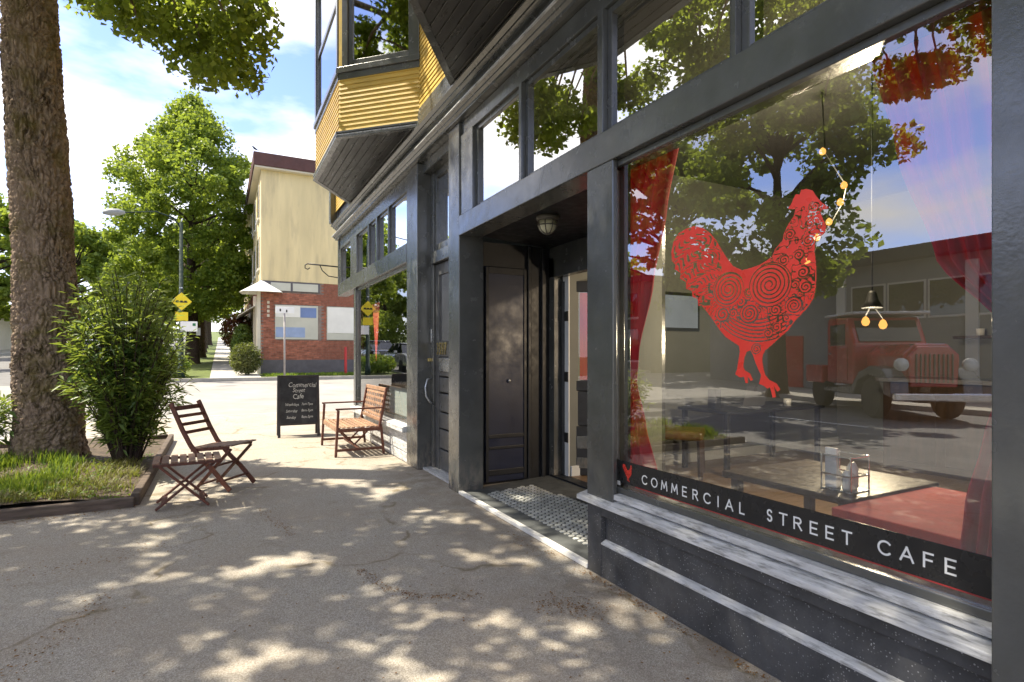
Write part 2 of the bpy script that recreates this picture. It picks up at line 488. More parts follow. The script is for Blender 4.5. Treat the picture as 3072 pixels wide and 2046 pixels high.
# ------------------------------------------------------------------ mesh helpers
class MB:
    def __init__(s):
        s.v, s.f = [], []
    def add(s, vs, fs):
        b = len(s.v)
        s.v += [tuple(p) for p in vs]
        s.f += [tuple(i + b for i in q) for q in fs]
        return s
    def box(s, x0, x1, y0, y1, z0, z1):
        return s.add([(x0, y0, z0), (x1, y0, z0), (x1, y1, z0), (x0, y1, z0), (x0, y0, z1), (x1, y0, z1), (x1, y1, z1), (x0, y1, z1)],
                     [(3, 2, 1, 0), (4, 5, 6, 7), (0, 1, 5, 4), (1, 2, 6, 5), (2, 3, 7, 6), (3, 0, 4, 7)])
    def bar(s, a, b, w, h, up=(0, 0, 1)):
        a, b, up = Vector(a), Vector(b), Vector(up)
        d = (b - a).normalized()
        x = d.cross(up)
        if x.length < 1e-5:
            x = d.cross(Vector((1, 0, 0)))
        x.normalize()
        u = x.cross(d).normalized()
        q = [a - x * w / 2 - u * h / 2, a + x * w / 2 - u * h / 2, a + x * w / 2 + u * h / 2, a - x * w / 2 + u * h / 2]
        q += [p + (b - a) for p in q]
        return s.add(q, [(0, 1, 2, 3), (7, 6, 5, 4), (0, 4, 5, 1), (1, 5, 6, 2), (2, 6, 7, 3), (3, 7, 4, 0)])
    def tube(s, pts, rad, n=10, caps=True):
        pts = [Vector(p) for p in pts]
        if isinstance(rad, (int, float)):
            rad = [rad] * len(pts)
        vs, fs = [], []
        prev = None
        for i, p in enumerate(pts):
            d = (pts[min(i + 1, len(pts) - 1)] - pts[max(i - 1, 0)]).normalized()
            if prev is None:
                x = d.orthogonal().normalized()
            else:
                x = (prev - d * prev.dot(d)).normalized()
            prev = x
            y = d.cross(x)
            for k in range(n):
                a = 2 * math.pi * k / n
                vs.append(p + (x * math.cos(a) + y * math.sin(a)) * rad[i])
        for i in range(len(pts) - 1):
            for k in range(n):
                fs.append((i * n + k, i * n + (k + 1) % n, (i + 1) * n + (k + 1) % n, (i + 1) * n + k))
        if caps:
            fs.append(tuple(range(n - 1, -1, -1)))
            fs.append(tuple((len(pts) - 1) * n + k for k in range(n)))
        return s.add(vs, fs)
    def lathe(s, prof, c=(0, 0, 0), n=20, axis='Z'):
        vs, fs = [], []
        for r, z in prof:
            for k in range(n):
                a = 2 * math.pi * k / n
                p = (r * math.cos(a), r * math.sin(a), z)
                if axis == 'X':
                    p = (p[2], p[0], p[1])
                elif axis == 'Y':
                    p = (p[0], p[2], p[1])
                vs.append((p[0] + c[0], p[1] + c[1], p[2] + c[2]))
        for i in range(len(prof) - 1):
            for k in range(n):
                fs.append((i * n + k, i * n + (k + 1) % n, (i + 1) * n + (k + 1) % n, (i + 1) * n + k))
        fs.append(tuple(range(n - 1, -1, -1)))
        fs.append(tuple((len(prof) - 1) * n + k for k in range(n)))
        return s.add(vs, fs)
    def prism(s, poly, d, axis='Z', at=0.0):
        # polygon (a, b) extruded by d along the axis from at
        def P(a, b, t):
            return {'Z': (a, b, t), 'X': (t, a, b), 'Y': (a, t, b)}[axis]
        n = len(poly)
        vs = [P(a, b, at) for a, b in poly] + [P(a, b, at + d) for a, b in poly]
        fs = [tuple(range(n - 1, -1, -1)), tuple(range(n, 2 * n))]
        fs += [(k, (k + 1) % n, (k + 1) % n + n, k + n) for k in range(n)]
        return s.add(vs, fs)
    def sweep(s, path, prof, closed_prof=True):
        # profile (outward, z) swept along an xy path; outward is to the right of travel, mitred
        path = [Vector((p[0], p[1])) for p in path]
        nrm = []
        for i in range(len(path) - 1):
            d = (path[i + 1] - path[i]).normalized()
            nrm.append(Vector((d.y, -d.x)))
        off = []
        for i in range(len(path)):
            if i == 0:
                off.append(nrm[0])
            elif i == len(path) - 1:
                off.append(nrm[-1])
            else:
                m = (nrm[i - 1] + nrm[i])
                off.append(m / max(0.3, m.dot(nrm[i])))
        n = len(prof)
        vs = [(p.x + off[i].x * o, p.y + off[i].y * o, z) for i, p in enumerate(path) for o, z in prof]
        fs = []
        for i in range(len(path) - 1):
            for k in range(n if closed_prof else n - 1):
                fs.append((i * n + k, i * n + (k + 1) % n, (i + 1) * n + (k + 1) % n, (i + 1) * n + k))
        fs.append(tuple(range(n - 1, -1, -1)))
        fs.append(tuple((len(path) - 1) * n + k for k in range(n)))
        return s.add(vs, fs)
    def mesh(s, name, org=(0, 0, 0)):
        me = bpy.data.meshes.new(name)
        me.from_pydata([(x - org[0], y - org[1], z - org[2]) for x, y, z in s.v], [], s.f)
        bm = bmesh.new()
        bm.from_mesh(me)
        bmesh.ops.recalc_face_normals(bm, faces=bm.faces)
        bm.to_mesh(me)
        bm.free()
        return me
    def build(s, name, m, parent=None, org=None, bevel=0, smooth=False, solid=0):
        if org is None:
            org = ORG.get(parent.name, (0, 0, 0)) if parent else (0, 0, 0)
        me = s.mesh(name, org)
        return link(name, me, m, parent, org, bevel, smooth, solid)

ORG = {}

def link(name, me, m, parent=None, org=(0, 0, 0), bevel=0, smooth=False, solid=0):
    o = bpy.data.objects.new(name, me)
    COL.objects.link(o)
    if not me.materials:
        me.materials.append(MATS[m])
    if parent:
        o.parent = parent
    else:
        o.location = org
    ORG[o.name] = org
    if smooth:
        for p in me.polygons:
            p.use_smooth = True
    if solid:
        md = o.modifiers.new('solid', 'SOLIDIFY')
        md.thickness = solid
        md.offset = 0
    if bevel:
        md = o.modifiers.new('bevel', 'BEVEL')
        md.width = bevel
        md.segments = 2
        md.limit_method = 'ANGLE'
    return o

def tag(o, label, cat, group=None):
    o['label'] = label
    o['category'] = cat
    if group:
        o['group'] = group
    return o

def struct(o):
    o['kind'] = 'structure'
    return o

def stuff(o):
    o['kind'] = 'stuff'
    return o

def thing(name, label, cat, loc, group=None, rz=0.0):
    o = bpy.data.objects.new(name, None)
    COL.objects.link(o)
    o.location = loc
    o.rotation_euler = (0, 0, rz)
    o.empty_display_size = 0.2
    ORG[o.name] = tuple(loc) if not rz else (0, 0, 0)
    return tag(o, label, cat, group)

def local(o):
    ORG[o.name] = (0, 0, 0)      # parts are written in the thing's own coordinates
    return o

def piece(name, me, m, parent, loc, rot=(0, 0, 0), scale=None):
    # one of many alike pieces that share a mesh; loc is in world metres
    o = bpy.data.objects.new(name, me)
    COL.objects.link(o)
    if not me.materials:
        me.materials.append(MATS[m])
    g = ORG.get(parent.name, (0, 0, 0))
    o.parent = parent
    o.location = (loc[0] - g[0], loc[1] - g[1], loc[2] - g[2])
    o.rotation_euler = rot
    if scale:
        o.scale = scale
    return o

def B(*a):
    return MB().box(*a)

def copy_tree(o, parent=None):
    c = o.copy()
    COL.objects.link(c)
    c.parent = parent
    ORG[c.name] = ORG.get(o.name, (0, 0, 0))
    for ch in list(o.children):
        copy_tree(ch, c)
    return c

def np_mesh(name, V, F):
    me = bpy.data.meshes.new(name)
    V = np.asarray(V, dtype=np.float32)
    F = np.asarray(F, dtype=np.int32)
    k = F.shape[1]
    me.vertices.add(len(V))
    me.vertices.foreach_set('co', V.ravel())
    me.loops.add(F.size)
    me.loops.foreach_set('vertex_index', F.ravel())
    me.polygons.add(len(F))
    me.polygons.foreach_set('loop_start', np.arange(0, F.size, k, dtype=np.int32))
    me.polygons.foreach_set('loop_total', np.full(len(F), k, dtype=np.int32))
    me.update(calc_edges=True)
    return me

def vnoise(rng, shape, fx, fy, per_x=True):
    # smooth value noise on a grid of shape (ny, nx); fx cells across (periodic), fy cells along
    ny, nx = shape
    g = rng.random((fy + 2, fx))
    x = np.arange(nx) / nx * fx
    y = np.arange(ny) / ny * fy
    xi = np.floor(x).astype(int)
    yi = np.floor(y).astype(int)
    tx = x - xi
    ty = y - yi
    tx = tx * tx * (3 - 2 * tx)
    ty = ty * ty * (3 - 2 * ty)
    a = g[yi][:, xi % fx]
    b = g[yi][:, (xi + 1) % fx]
    c = g[yi + 1][:, xi % fx]
    d = g[yi + 1][:, (xi + 1) % fx]
    return (a * (1 - tx) + b * tx) * (1 - ty)[:, None] + (c * (1 - tx) + d * tx) * ty[:, None]

def ground_z(y):
    return 0.04 * max(0.0, y - 11.0)

# ------------------------------------------------------------------ ground
def sheet(name, m, x0, x1, y0, y1, dz, thick=0.0, step=4.0):
    ys = sorted(set([y0, y1] + ([11.0] if y0 < 11 < y1 else []) + [y for y in np.arange(math.ceil(y0 / step) * step, y1, step)
                                                                   if y0 + 0.3 < y < y1 - 0.3 and abs(y - 11) > 0.3]))
    b = MB()
    for a, c in zip(ys[:-1], ys[1:]):
        za, zc = ground_z(a) + dz, ground_z(c) + dz
        if thick:
            n = len(b.v)
            b.add([(x0, a, za), (x1, a, za), (x1, c, zc), (x0, c, zc), (x0, a, za - thick), (x1, a, za - thick), (x1, c, zc - thick), (x0, c, zc - thick)],
                  [(0, 1, 2, 3), (0, 3, 7, 4), (1, 5, 6, 2)] + ([(0, 4, 5, 1)] if a == ys[0] else []) + ([(3, 2, 6, 7)] if c == ys[-1] else []))
        else:
            b.add([(x0, a, za), (x1, a, za), (x1, c, zc), (x0, c, zc)], [(0, 1, 2, 3)])
    return struct(b.build(name, m))

sheet('ground', 'lawn', -500, 500, -300, 700, -0.20, step=50)
sheet('street', 'asphalt', -12.6, -3.2, -60, 240, -0.14, step=10)
sheet('side_street', 'pale_asphalt', -60, 60, 13.6, 23.9, -0.132)
sheet('pavement', 'paving', -3.05, 3.2, -14, 13.45, 0.0, 0.19)
sheet('far_pavement', 'concrete', -0.35, 1.45, 24.1, 150, 0.0, 0.19)
sheet('opposite_pavement', 'concrete', -17.0, -12.75, -40, 13.4, 0.0, 0.19)
sheet('opposite_pavement_beyond', 'concrete', -17.0, -12.75, 24.1, 150, 0.0, 0.19)
sheet('verge', 'lawn', -3.05, -0.36, 24.1, 150, -0.02, 0.17)
sheet('front_lawn', 'lawn', 1.46, 12, 24.1, 60, -0.02, 0.17)
for nm, x0, x1, y0, y1 in (('kerb', -3.2, -3.05, -14, 13.45), ('kerb', -3.2, -3.05, 24.1, 150), ('kerb', -12.75, -12.6, -40, 13.4),
                           ('kerb', -3.05, 12, 23.95, 24.1), ('kerb', -3.2, 4, 13.45, 13.6)):
    sheet(nm, 'kerb_stone', x0, x1, y0, y1, 0.002 if nm == 'kerb' else 0, 0.2)
mb = MB()
for k in range(10):
    y = -8 + k * 5.0
    mb.box(-7.85, -7.75, y, y + 2.4, ground_z(y) - 0.137, ground_z(y) - 0.131)
ln = stuff(struct(mb.build('street_marking', 'sign_white')))
ln['kind'] = 'structure'

# ------------------------------------------------------------------ cafe building
F = 2.13
cafe = thing('cafe_building', 'black storefront building with yellow bay windows and a rooster on its glass', 'building', (2.13, 5.0, 0.0))
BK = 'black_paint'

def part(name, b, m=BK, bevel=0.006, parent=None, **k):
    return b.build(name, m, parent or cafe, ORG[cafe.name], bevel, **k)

# pilasters and piers
part('pilaster', B(F, 2.165, 2.74, 3.012, 0.492, 2.6))
part('pilaster', B(2.165, 2.35, 2.835, 3.012, 0.492, 2.6))
part('pilaster', B(F, 2.40, 5.222, 5.512, 0, 3.74))
part('pilaster', B(F, 2.40, 6.562, 6.998, 0, 3.74))
part('pier', B(2.06, 2.6, -0.6, 0.822, 0, 3.74))
part('pilaster', B(2.15, 2.3, 10.16, 10.29, 0, 2.62))
# beams over the shop windows
part('transom_beam', B(F - 0.004, 2.36, 0.822, 5.221, 2.6, 2.80))
part('transom_beam', B(F - 0.004, 2.34, 6.999, 11.7, 2.6, 2.84))

def glazed(name, y0, y1, z0, z1, fw=0.05, gx=2.20, m='transom_glass', fm=BK, depth=0.10, bottom=True):
    """a fixed light in the front wall: four frame bars and a pane"""
    w = B(gx - 0.02, gx + depth - 0.02, y0, y0 + fw, z0, z1)
    w.box(gx - 0.02, gx + depth - 0.02, y1 - fw, y1, z0, z1)
    w.box(gx - 0.02, gx + depth - 0.02, y0 + fw, y1 - fw, z1 - fw, z1)
    if bottom:
        w.box(gx - 0.02, gx + depth - 0.02, y0 + fw, y1 - fw, z0, z0 + fw)
    fr = part(name, w, fm, 0.004)
    e = 0.0 if not bottom else fw
    pn = B(gx, gx + 0.006, y0 + fw, y1 - fw, z0 + e, z1 - fw).build('pane', m, fr, ORG[cafe.name])
    return fr, pn

for y0, y1 in ((0.822, 1.835), (1.86, 2.865), (2.92, 3.94), (3.985, 4.92)):
    glazed('transom_window', y0, y1, 2.80, 3.60, 0.045, gx=2.205)
for y0, y1 in ((1.835, 1.86), (2.865, 2.92), (3.94, 3.985), (4.92, 5.221)):
    part('mullion', B(2.145, 2.32, y0, y1, 2.80, 3.60), BK, 0.003)
for y0, y1 in ((7.0, 7.95), (7.99, 8.62), (8.70, 9.16), (9.23, 10.08), (10.60, 11.55)):
    glazed('transom_window', y0, y1, 2.84, 3.54, 0.04, gx=2.205)
for y0, y1 in ((7.95, 7.99), (8.62, 8.70), (9.16, 9.23), (10.08, 10.60), (11.55, 11.70)):
    part('mullion', B(2.15, 2.32, y0, y1, 2.84, 3.54), BK, 0.003)
part('head_rail', B(2.16, 2.34, 0.822, 5.221, 3.60, 3.745), BK)
part('head_rail', B(2.16, 2.34, 6.999, 11.7, 3.54, 3.745), BK)
part('head_rail', B(2.20, 2.40, 5.513, 6.561, 3.62, 3.745), BK)

# big shop window
big, big_pane = glazed('shop_window', 0.823, 2.833, 0.55, 2.599, 0.036, gx=2.19, m='shop_glass')
B(2.1655, 2.19, 2.778, 2.790, 0.592, 2.55).build('glazing_bead', 'white_trim', big, ORG[cafe.name])
part('window_sill', MB().prism([(2.085, 0.455), (2.085, 0.485), (2.20, 0.512), (2.20, 0.455)], 2.245, 'Y', 0.822), 'sill_grey', 0.004)
part('sill_board', MB().prism([(2.135, 0.512), (2.135, 0.545), (2.26, 0.56), (2.26, 0.512)], 1.917, 'Y', 0.823), 'sill_grey', 0.004)
# stall riser: dark speckled panel in a frame with a ledge
part('stall_riser', B(2.165, 2.40, 0.822, 3.0, 0, 0.455), 'terrazzo', 0)
part('riser_frame', B(2.13, 2.166, 2.86, 3.006, 0, 0.455), 'terrazzo', 0.004)
part('riser_frame', B(2.13, 2.166, 0.822, 2.86, 0.385, 0.455), 'terrazzo', 0.004)
part('riser_ledge', MB().prism([(2.128, 0.205), (2.128, 0.215), (2.166, 0.235), (2.166, 0.205)], 2.036, 'Y', 0.823), 'sill_grey', 0.003)
part('riser_frame', B(2.132, 2.166, 0.822, 2.86, 0.0, 0.205), 'terrazzo', 0.004)

# lettering band, rooster and small marks on the glass
GX = 2.1885
OG = ORG[cafe.name]
B(GX - 0.001, GX, 0.866, 2.776, 0.615, 0.752).build('lettering_band', 'decal_black', big, OG)
B(GX - 0.002, GX - 0.001, 0.866, 2.60, 0.612, 0.617).build('red_line', 'decal_red', big, OG)
B(GX - 0.002, GX - 0.001, 2.74, 2.77, 0.597, 0.622).build('sticker', 'white_trim', big, OG)

def stroke_letters(text, y_start, z0, h, w, gap, wd, name, m, parent, x, space):
    """geometric capitals built from bars and arcs; reading direction is towards -y"""
    L = {'C': [('arc', .5, .5, .5, 45, 315)], 'O': [('arc', .5, .5, .5, 0, 360)],
         'M': [(0.02, 0, .14, 1), (.14, 1, .5, .25), (.5, .25, .86, 1), (.86, 1, .98, 0)], 'E': [(0.1, 0, .1, 1), (.1, 1, .8, 1), (.1, .5, .72, .5), (.1, 0, .8, 0)],
         'R': [(.1, 0, .1, 1), (.1, 1, .5, 1), ('arc', .5, .76, .24, -90, 90), (.1, .52, .5, .52), (.42, .52, .8, 0)], 'I': [(.5, 0, .5, 1)],
         'A': [(0.05, 0, .5, 1), (.5, 1, .95, 0), (.22, .33, .78, .33)], 'L': [(.15, 0, .15, 1), (.15, 0, .75, 0)],
         'S': [('arc', .5, .74, .25, 30, 270), ('arc', .5, .25, .25, -150, 90)], 'T': [(.5, 0, .5, 1), (.08, 1, .92, 1)],
         'F': [(.12, 0, .12, 1), (.12, 1, .8, 1), (.12, .52, .72, .52)]}
    y = y_start
    for ch in text:
        if ch == ' ':
            y -= space
            continue
        b = MB()
        ww = w * (0.5 if ch == 'I' else 0.85 if ch in 'ELFST' else 1.0)
        def seg(x0, q0, x1, q1, off):
            p = Vector((x1 - x0, q1 - q0))
            k = wd * 0.5
            p.normalize()
            nx, nz = -p.y * k, p.x * k
            ex, ez = p.x * k, p.y * k
            pts = [(x0 - ex + nx, q0 - ez + nz), (x0 - ex - nx, q0 - ez - nz), (x1 + ex - nx, q1 + ez - nz), (x1 + ex + nx, q1 + ez + nz)]
            b.add([(x - off, y - a, z0 + c) for a, c in pts], [(0, 1, 2, 3)])
        for i, g in enumerate(L[ch]):
            off = 0.0004 + i * 0.0001
            if g[0] == 'arc':
                _, cx, cz, r, a0, a1 = g
                n = 16
                rz = r
                for j in range(n):
                    t0 = R(a0 + (a1 - a0) * j / n)
                    t1 = R(a0 + (a1 - a0) * (j + 1) / n)
                    seg((cx + r * math.cos(t0)) * ww, (cz + rz * math.sin(t0)) * h, (cx + r * math.cos(t1)) * ww, (cz + rz * math.sin(t1)) * h, off + j * 0.00001)
            else:
                seg(g[0] * ww, g[1] * h, g[2] * ww, g[3] * h, off)
        b.build(name, m, parent, OG)
        y -= ww + gap

stroke_letters('COMMERCIAL', 2.537, 0.650, 0.048, 0.046, 0.0335, 0.0075, 'letter', 'decal_white', big, GX - 0.002, 0.06)
stroke_letters('STREET', 1.704, 0.656, 0.048, 0.048, 0.0275, 0.0075, 'letter', 'decal_white', big, GX - 0.002, 0.06)
stroke_letters('CAFE', 1.216, 0.660, 0.048, 0.046, 0.028, 0.0075, 'letter', 'decal_white', big, GX - 0.002, 0.06)

ROO = [(1.507, 2.099), (1.478, 2.084), (1.465, 2.06), (1.443, 2.03), (1.409, 1.996), (1.437, 1.996), (1.446, 1.986), (1.434, 1.957), (1.421, 1.925),
       (1.425, 1.899), (1.44, 1.89), (1.459, 1.888), (1.468, 1.868), (1.471, 1.827), (1.465, 1.79), (1.462, 1.736), (1.465, 1.682), (1.475, 1.635),
       (1.5, 1.601), (1.53, 1.572), (1.557, 1.549), (1.591, 1.507), (1.633, 1.477), (1.67, 1.446), (1.707, 1.42), (1.721, 1.397), (1.722, 1.367),
       (1.716, 1.335), (1.707, 1.309), (1.685, 1.287), (1.648, 1.272), (1.630, 1.247), (1.645, 1.236), (1.662, 1.262), (1.652, 1.212), (1.668, 1.208),
       (1.682, 1.254), (1.696, 1.247), (1.715, 1.259), (1.74, 1.267), (1.734, 1.285), (1.728, 1.308), (1.744, 1.334), (1.757, 1.36), (1.773, 1.4),
       (1.785, 1.421), (1.807, 1.414), (1.821, 1.387), (1.827, 1.346), (1.819, 1.327), (1.789, 1.313), (1.772, 1.283), (1.785, 1.279), (1.80, 1.300),
       (1.802, 1.268), (1.814, 1.268), (1.821, 1.295), (1.85, 1.294), (1.873, 1.307), (1.862, 1.331), (1.854, 1.373), (1.846, 1.414), (1.85, 1.442),
       (1.875, 1.456), (1.927, 1.485), (1.971, 1.529), (2.008, 1.574), (2.05, 1.62), (2.085, 1.655), (2.105, 1.652), (2.11, 1.69), (2.145, 1.702),
       (2.15, 1.735), (2.19, 1.75), (2.19, 1.785), (2.235, 1.81), (2.228, 1.838), (2.275, 1.865), (2.268, 1.888), (2.295, 1.913), (2.3, 1.962),
       (2.284, 2.015), (2.246, 2.054), (2.194, 2.067), (2.133, 2.07), (2.074, 2.047), (2.026, 2.012), (1.989, 1.969), (1.953, 1.913), (1.918, 1.865),
       (1.884, 1.825), (1.833, 1.8), (1.785, 1.804), (1.738, 1.811), (1.7, 1.825), (1.67, 1.84), (1.655, 1.87), (1.619, 1.902), (1.612, 1.932),
       (1.591, 1.966), (1.564, 1.997), (1.557, 2.024), (1.592, 2.035), (1.574, 2.056), (1.557, 2.089), (1.537, 2.083), (1.53, 2.1)]
SPI = [(1.914, 1.716, 0.092, 4.6, 1), (1.685, 1.715, 0.108, 5.2, -1), (1.793, 1.593, 0.050, 3.0, 1), (1.564, 1.612, 0.040, 3.0, -1), (1.949, 1.599, 0.040, 2.0, 1),
       (1.753, 1.427, 0.024, 2.0, 1), (1.471, 2.016, 0.023, 1.9, 1), (1.655, 1.600, 0.026, 1.7, 1), (1.842, 1.650, 0.026, 1.6, -1), (1.792, 1.690, 0.024, 1.6, 1),
       (1.740, 1.600, 0.020, 1.4, -1), (1.612, 1.815, 0.026, 1.8, 1), (1.523, 1.75, 0.029, 1.9, -1), (1.51, 1.687, 0.026, 1.8, 1), (1.543, 1.826, 0.023, 1.7, -1),
       (1.497, 1.88, 0.025, 1.8, 1), (1.584, 1.92, 0.024, 1.7, -1), (1.491, 1.951, 0.019, 1.5, 1), (1.446, 1.93, 0.013, 1.3, -1), (1.648, 1.522, 0.022, 1.6, 1),
       (1.692, 1.498, 0.021, 1.5, -1), (1.885, 1.600, 0.023, 1.6, 1), (1.56, 1.70, 0.018, 1.3, 1), (1.535, 1.66, 0.013, 1.2, -1), (1.60, 1.56, 0.018, 1.4, -1)]

def rooster_mesh():
    st = 0.0022
    ys = np.arange(1.40, 2.31, st)
    zs = np.arange(1.20, 2.11, st)
    Y, Z = np.meshgrid(ys, zs)
    ins = np.zeros(Y.shape, bool)
    pts = ROO
    for (a, b), (c, d) in zip(pts, pts[1:] + pts[:1]):
        if b == d:
            continue
        cr = ((b > Z) != (d > Z)) & (Y < (c - a) * (Z - b) / (d - b) + a)
        ins ^= cr
    gap = np.zeros(Y.shape, bool)
    inner = np.zeros(Y.shape, bool)
    for cy, cz, r, turns, hand in SPI:
        dy, dz = (Y - cy), (Z - cz) * 1.12
        rr = np.hypot(dy, dz)
        th = np.arctan2(dz, dy) * hand / (2 * math.pi)
        ph = (rr / r * turns - th) % 1.0
        w = 0.34 if r > 0.06 else 0.44
        near = (rr < r) & ~inner
        gap |= near & (ph < w) & (rr > 0.10 * r)
        gap |= (rr >= r) & (rr < r + 0.0045) & ~inner & (np.sin(np.arctan2(dz, dy) * 1 + cy * 40) > -0.55)
        inner |= rr < r + 0.003
    rg = np.random.default_rng(3)
    # belly lines that follow the lower outline
    bel = np.hypot((Y - 1.74) / 1.0, (Z - 1.80) / 1.04)
    sect = (Z < 1.60) & (Y < 1.95) & (Y > 1.60) & ~inner
    gap |= sect & (((bel * 62) % 1.0) < 0.34) & (bel > 0.22) & (bel < 0.335)
    # tail feathers: strands that fan from the rump with broken gaps
    ang = np.arctan2(Z - 1.70, Y - 1.87)
    rad = np.hypot(Z - 1.70, Y - 1.87)
    wv = ang + 0.9 * (rad - 0.1) + 0.05 * np.sin(rad * 60 + ang * 9)
    tail = (Y > 1.955) & (rad > 0.12) & ~inner
    strand = (wv * 13.0) % 1.0
    brk = np.sin(rad * 95 + np.floor(wv * 13.0) * 2.1) > -0.35
    gap |= tail & (strand < 0.36) & brk
    hol = vnoise(rg, Y.shape, 46, 46)
    gap |= tail & (hol > 0.74) & (Z < 1.98)
    # filigree between the scrolls on neck and breast
    h2 = vnoise(rg, Y.shape, 60, 60)
    body = (Y < 1.70) & (Z > 1.47) & (Z < 2.03) & ~inner
    gap |= body & (np.abs(h2 - 0.5) < 0.085)
    body2 = (Y > 1.58) & (Y < 1.95) & (Z > 1.56) & (Z < 1.70) & ~inner
    gap |= body2 & (np.abs(h2 - 0.5) < 0.09)
    edge = ins.copy()
    for s in (1, 2):
        edge &= np.roll(ins, s, 0) & np.roll(ins, -s, 0) & np.roll(ins, s, 1) & np.roll(ins, -s, 1)
    keep = ins & (~gap | ~edge)
    V, Q = [], []
    for i in range(keep.shape[0]):
        row = np.concatenate(([0], keep[i].astype(np.int8), [0]))
        d = np.diff(row)
        for a, b in zip(np.where(d == 1)[0], np.where(d == -1)[0]):
            n = len(V)
            y0, y1, z0 = ys[0] + a * st, ys[0] + b * st, zs[i]
            V += [(0, y0, z0), (0, y1, z0), (0, y1, z0 + st), (0, y0, z0 + st)]
            Q.append((n, n + 3, n + 2, n + 1))
    return np.array(V), np.array(Q)

RV, RQ = rooster_mesh()
RV2 = RV.copy()
RV2[:, 0] = GX - 0.0006
rm = np_mesh('rooster_decal', RV2 - np.array(OG), RQ)
roo = link('rooster_decal', rm, 'rooster_red', big, OG)
roo['label'] = 'red cut-out rooster with scrollwork on the big window'
RV3 = RV.copy()
RV3[:, 1] = 2.67 + (RV[:, 1] - 1.85) * 0.10
RV3[:, 2] = 0.685 + (RV[:, 2] - 1.66) * 0.12
RV3[:, 0] = GX - 0.003
link('rooster_badge', np_mesh('rooster_badge', RV3 - np.array(OG), RQ), 'rooster_red', big, OG)

# recessed entrance
rec_f = part('entrance_floor', MB().prism([(2.17, 3.02), (3.38, 3.80), (3.38, 5.47), (2.17, 5.25)], 0.03, 'Z', -0.005), 'tile_grout', 0)
rec_f['kind'] = 'structure' if False else 'part'
del rec_f['kind']
part('threshold_strip', B(2.125, 2.17, 3.005, 5.222, 0.004, 0.034), 'metal_strip', 0.003)
hexm = MB()
hexm.prism([(0.026 * math.cos(R(60 * k + 30)), 0.026 * math.sin(R(60 * k + 30))) for k in range(6)], 0.006, 'Z', 0)
hex_me = hexm.mesh('tile')
n_t = 0
for i in range(28):
    for j in range(40):
        x = 2.36 + i * 0.054
        y = 3.10 + j * 0.0625 + (0.031 if i % 2 else 0)
        lo = 3.02 + (x - 2.17) * 0.645 + 0.14
        hi = 5.25 + (x - 2.17) * 0.18 - 0.26
        if x < 3.16 and lo < y < hi and n_t < 300:
            n_t += 1
            piece('tile', hex_me, 'tile_pale', rec_f, (x, y, 0.0255), (0, 0, rnd.uniform(-.05, .05)))
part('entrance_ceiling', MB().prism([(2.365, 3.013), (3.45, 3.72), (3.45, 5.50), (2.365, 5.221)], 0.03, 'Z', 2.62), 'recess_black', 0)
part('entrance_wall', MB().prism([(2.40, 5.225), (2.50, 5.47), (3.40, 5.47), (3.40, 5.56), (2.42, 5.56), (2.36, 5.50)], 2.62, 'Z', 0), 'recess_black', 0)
# panelled street door to the stairs, on the left side of the recess
sd = part('stair_door', B(2.52, 3.02, 5.43, 5.469, 0.03, 2.35), 'navy_paint', 0.004)
for x0, x1, z0, z1 in ((2.52, 2.555, 0.03, 2.35), (2.985, 3.02, 0.03, 2.35), (2.556, 2.984, 0.50, 0.54), (2.556, 2.984, 0.10, 0.16), (2.556, 2.984, 2.28, 2.35), (2.556, 2.984, 0.38, 0.41)):
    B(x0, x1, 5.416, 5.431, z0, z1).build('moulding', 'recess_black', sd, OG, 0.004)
MB().lathe([(0.004, 0), (0.018, -0.004), (0.02, -0.02), (0.012, -0.03), (0.002, -0.032)], (2.80, 5.43, 1.12), 12, 'Y').build('knob', 'steel', sd, OG, smooth=True)
for x0 in (3.04, 3.22):
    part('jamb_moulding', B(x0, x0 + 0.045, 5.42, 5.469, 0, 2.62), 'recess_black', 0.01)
part('door_jamb', B(3.34, 3.44, 5.36, 5.47, 0.03, 2.5), BK)
part('door_head', B(3.34, 3.44, 3.85, 5.47, 2.28, 2.62), BK)
part('door_sill', B(3.32, 3.46, 3.82, 5.42, 0.026, 0.045), 'black_matte')
# right-hand splayed side of the recess
part('side_wall', MB().prism([(2.36, 3.013), (3.44, 3.72), (3.44, 3.84), (2.33, 3.10)], 2.62, 'Z', 0.0), 'interior_grey', 0)
part('side_post', B(3.36, 3.45, 3.70, 3.85, 0, 2.62), BK, 0.004)
# open door, hinged on the left jamb and swung inward
dr = bpy.data.objects.new('entrance_door', None)
mbd = MB()
mbd.box(0.0, 0.90, -0.022, 0.022, 0.0, 0.55)
mbd.box(0.0, 0.12, -0.022, 0.022, 0.55, 2.18)
mbd.box(0.78, 0.90, -0.022, 0.022, 0.55, 2.18)
mbd.box(0.12, 0.78, -0.022, 0.022, 2.06, 2.18)
mbd.box(0.12, 0.78, -0.022, 0.022, 0.95, 1.06)
me = mbd.mesh('entrance_door')
door_o = link('entrance_door', me, 'black_matte', cafe, OG, 0.004)
door_o.location = (3.43 - OG[0], 5.34 - OG[1], 0.05 - OG[2])
door_o.rotation_euler = (0, 0, R(-38))
def dpart(name, b, m, bev=0.003):
    o = link(name, b.mesh(name), m, door_o, (0, 0, 0), bev)
    return o
dpart('pane', B(0.12, 0.78, -0.004, 0.002, 1.06, 2.06), 'clear_glass', 0)
dpart('door_blind', B(0.13, 0.42, 0.006, 0.012, 1.07, 2.05), 'red_curtain', 0)
dpart('door_panel', B(0.13, 0.77, -0.010, 0.010, 0.56, 0.94), 'black_matte')
dpart('panel_frame', B(0.17, 0.73, -0.030, -0.0225, 0.08, 0.20), 'black_paint')
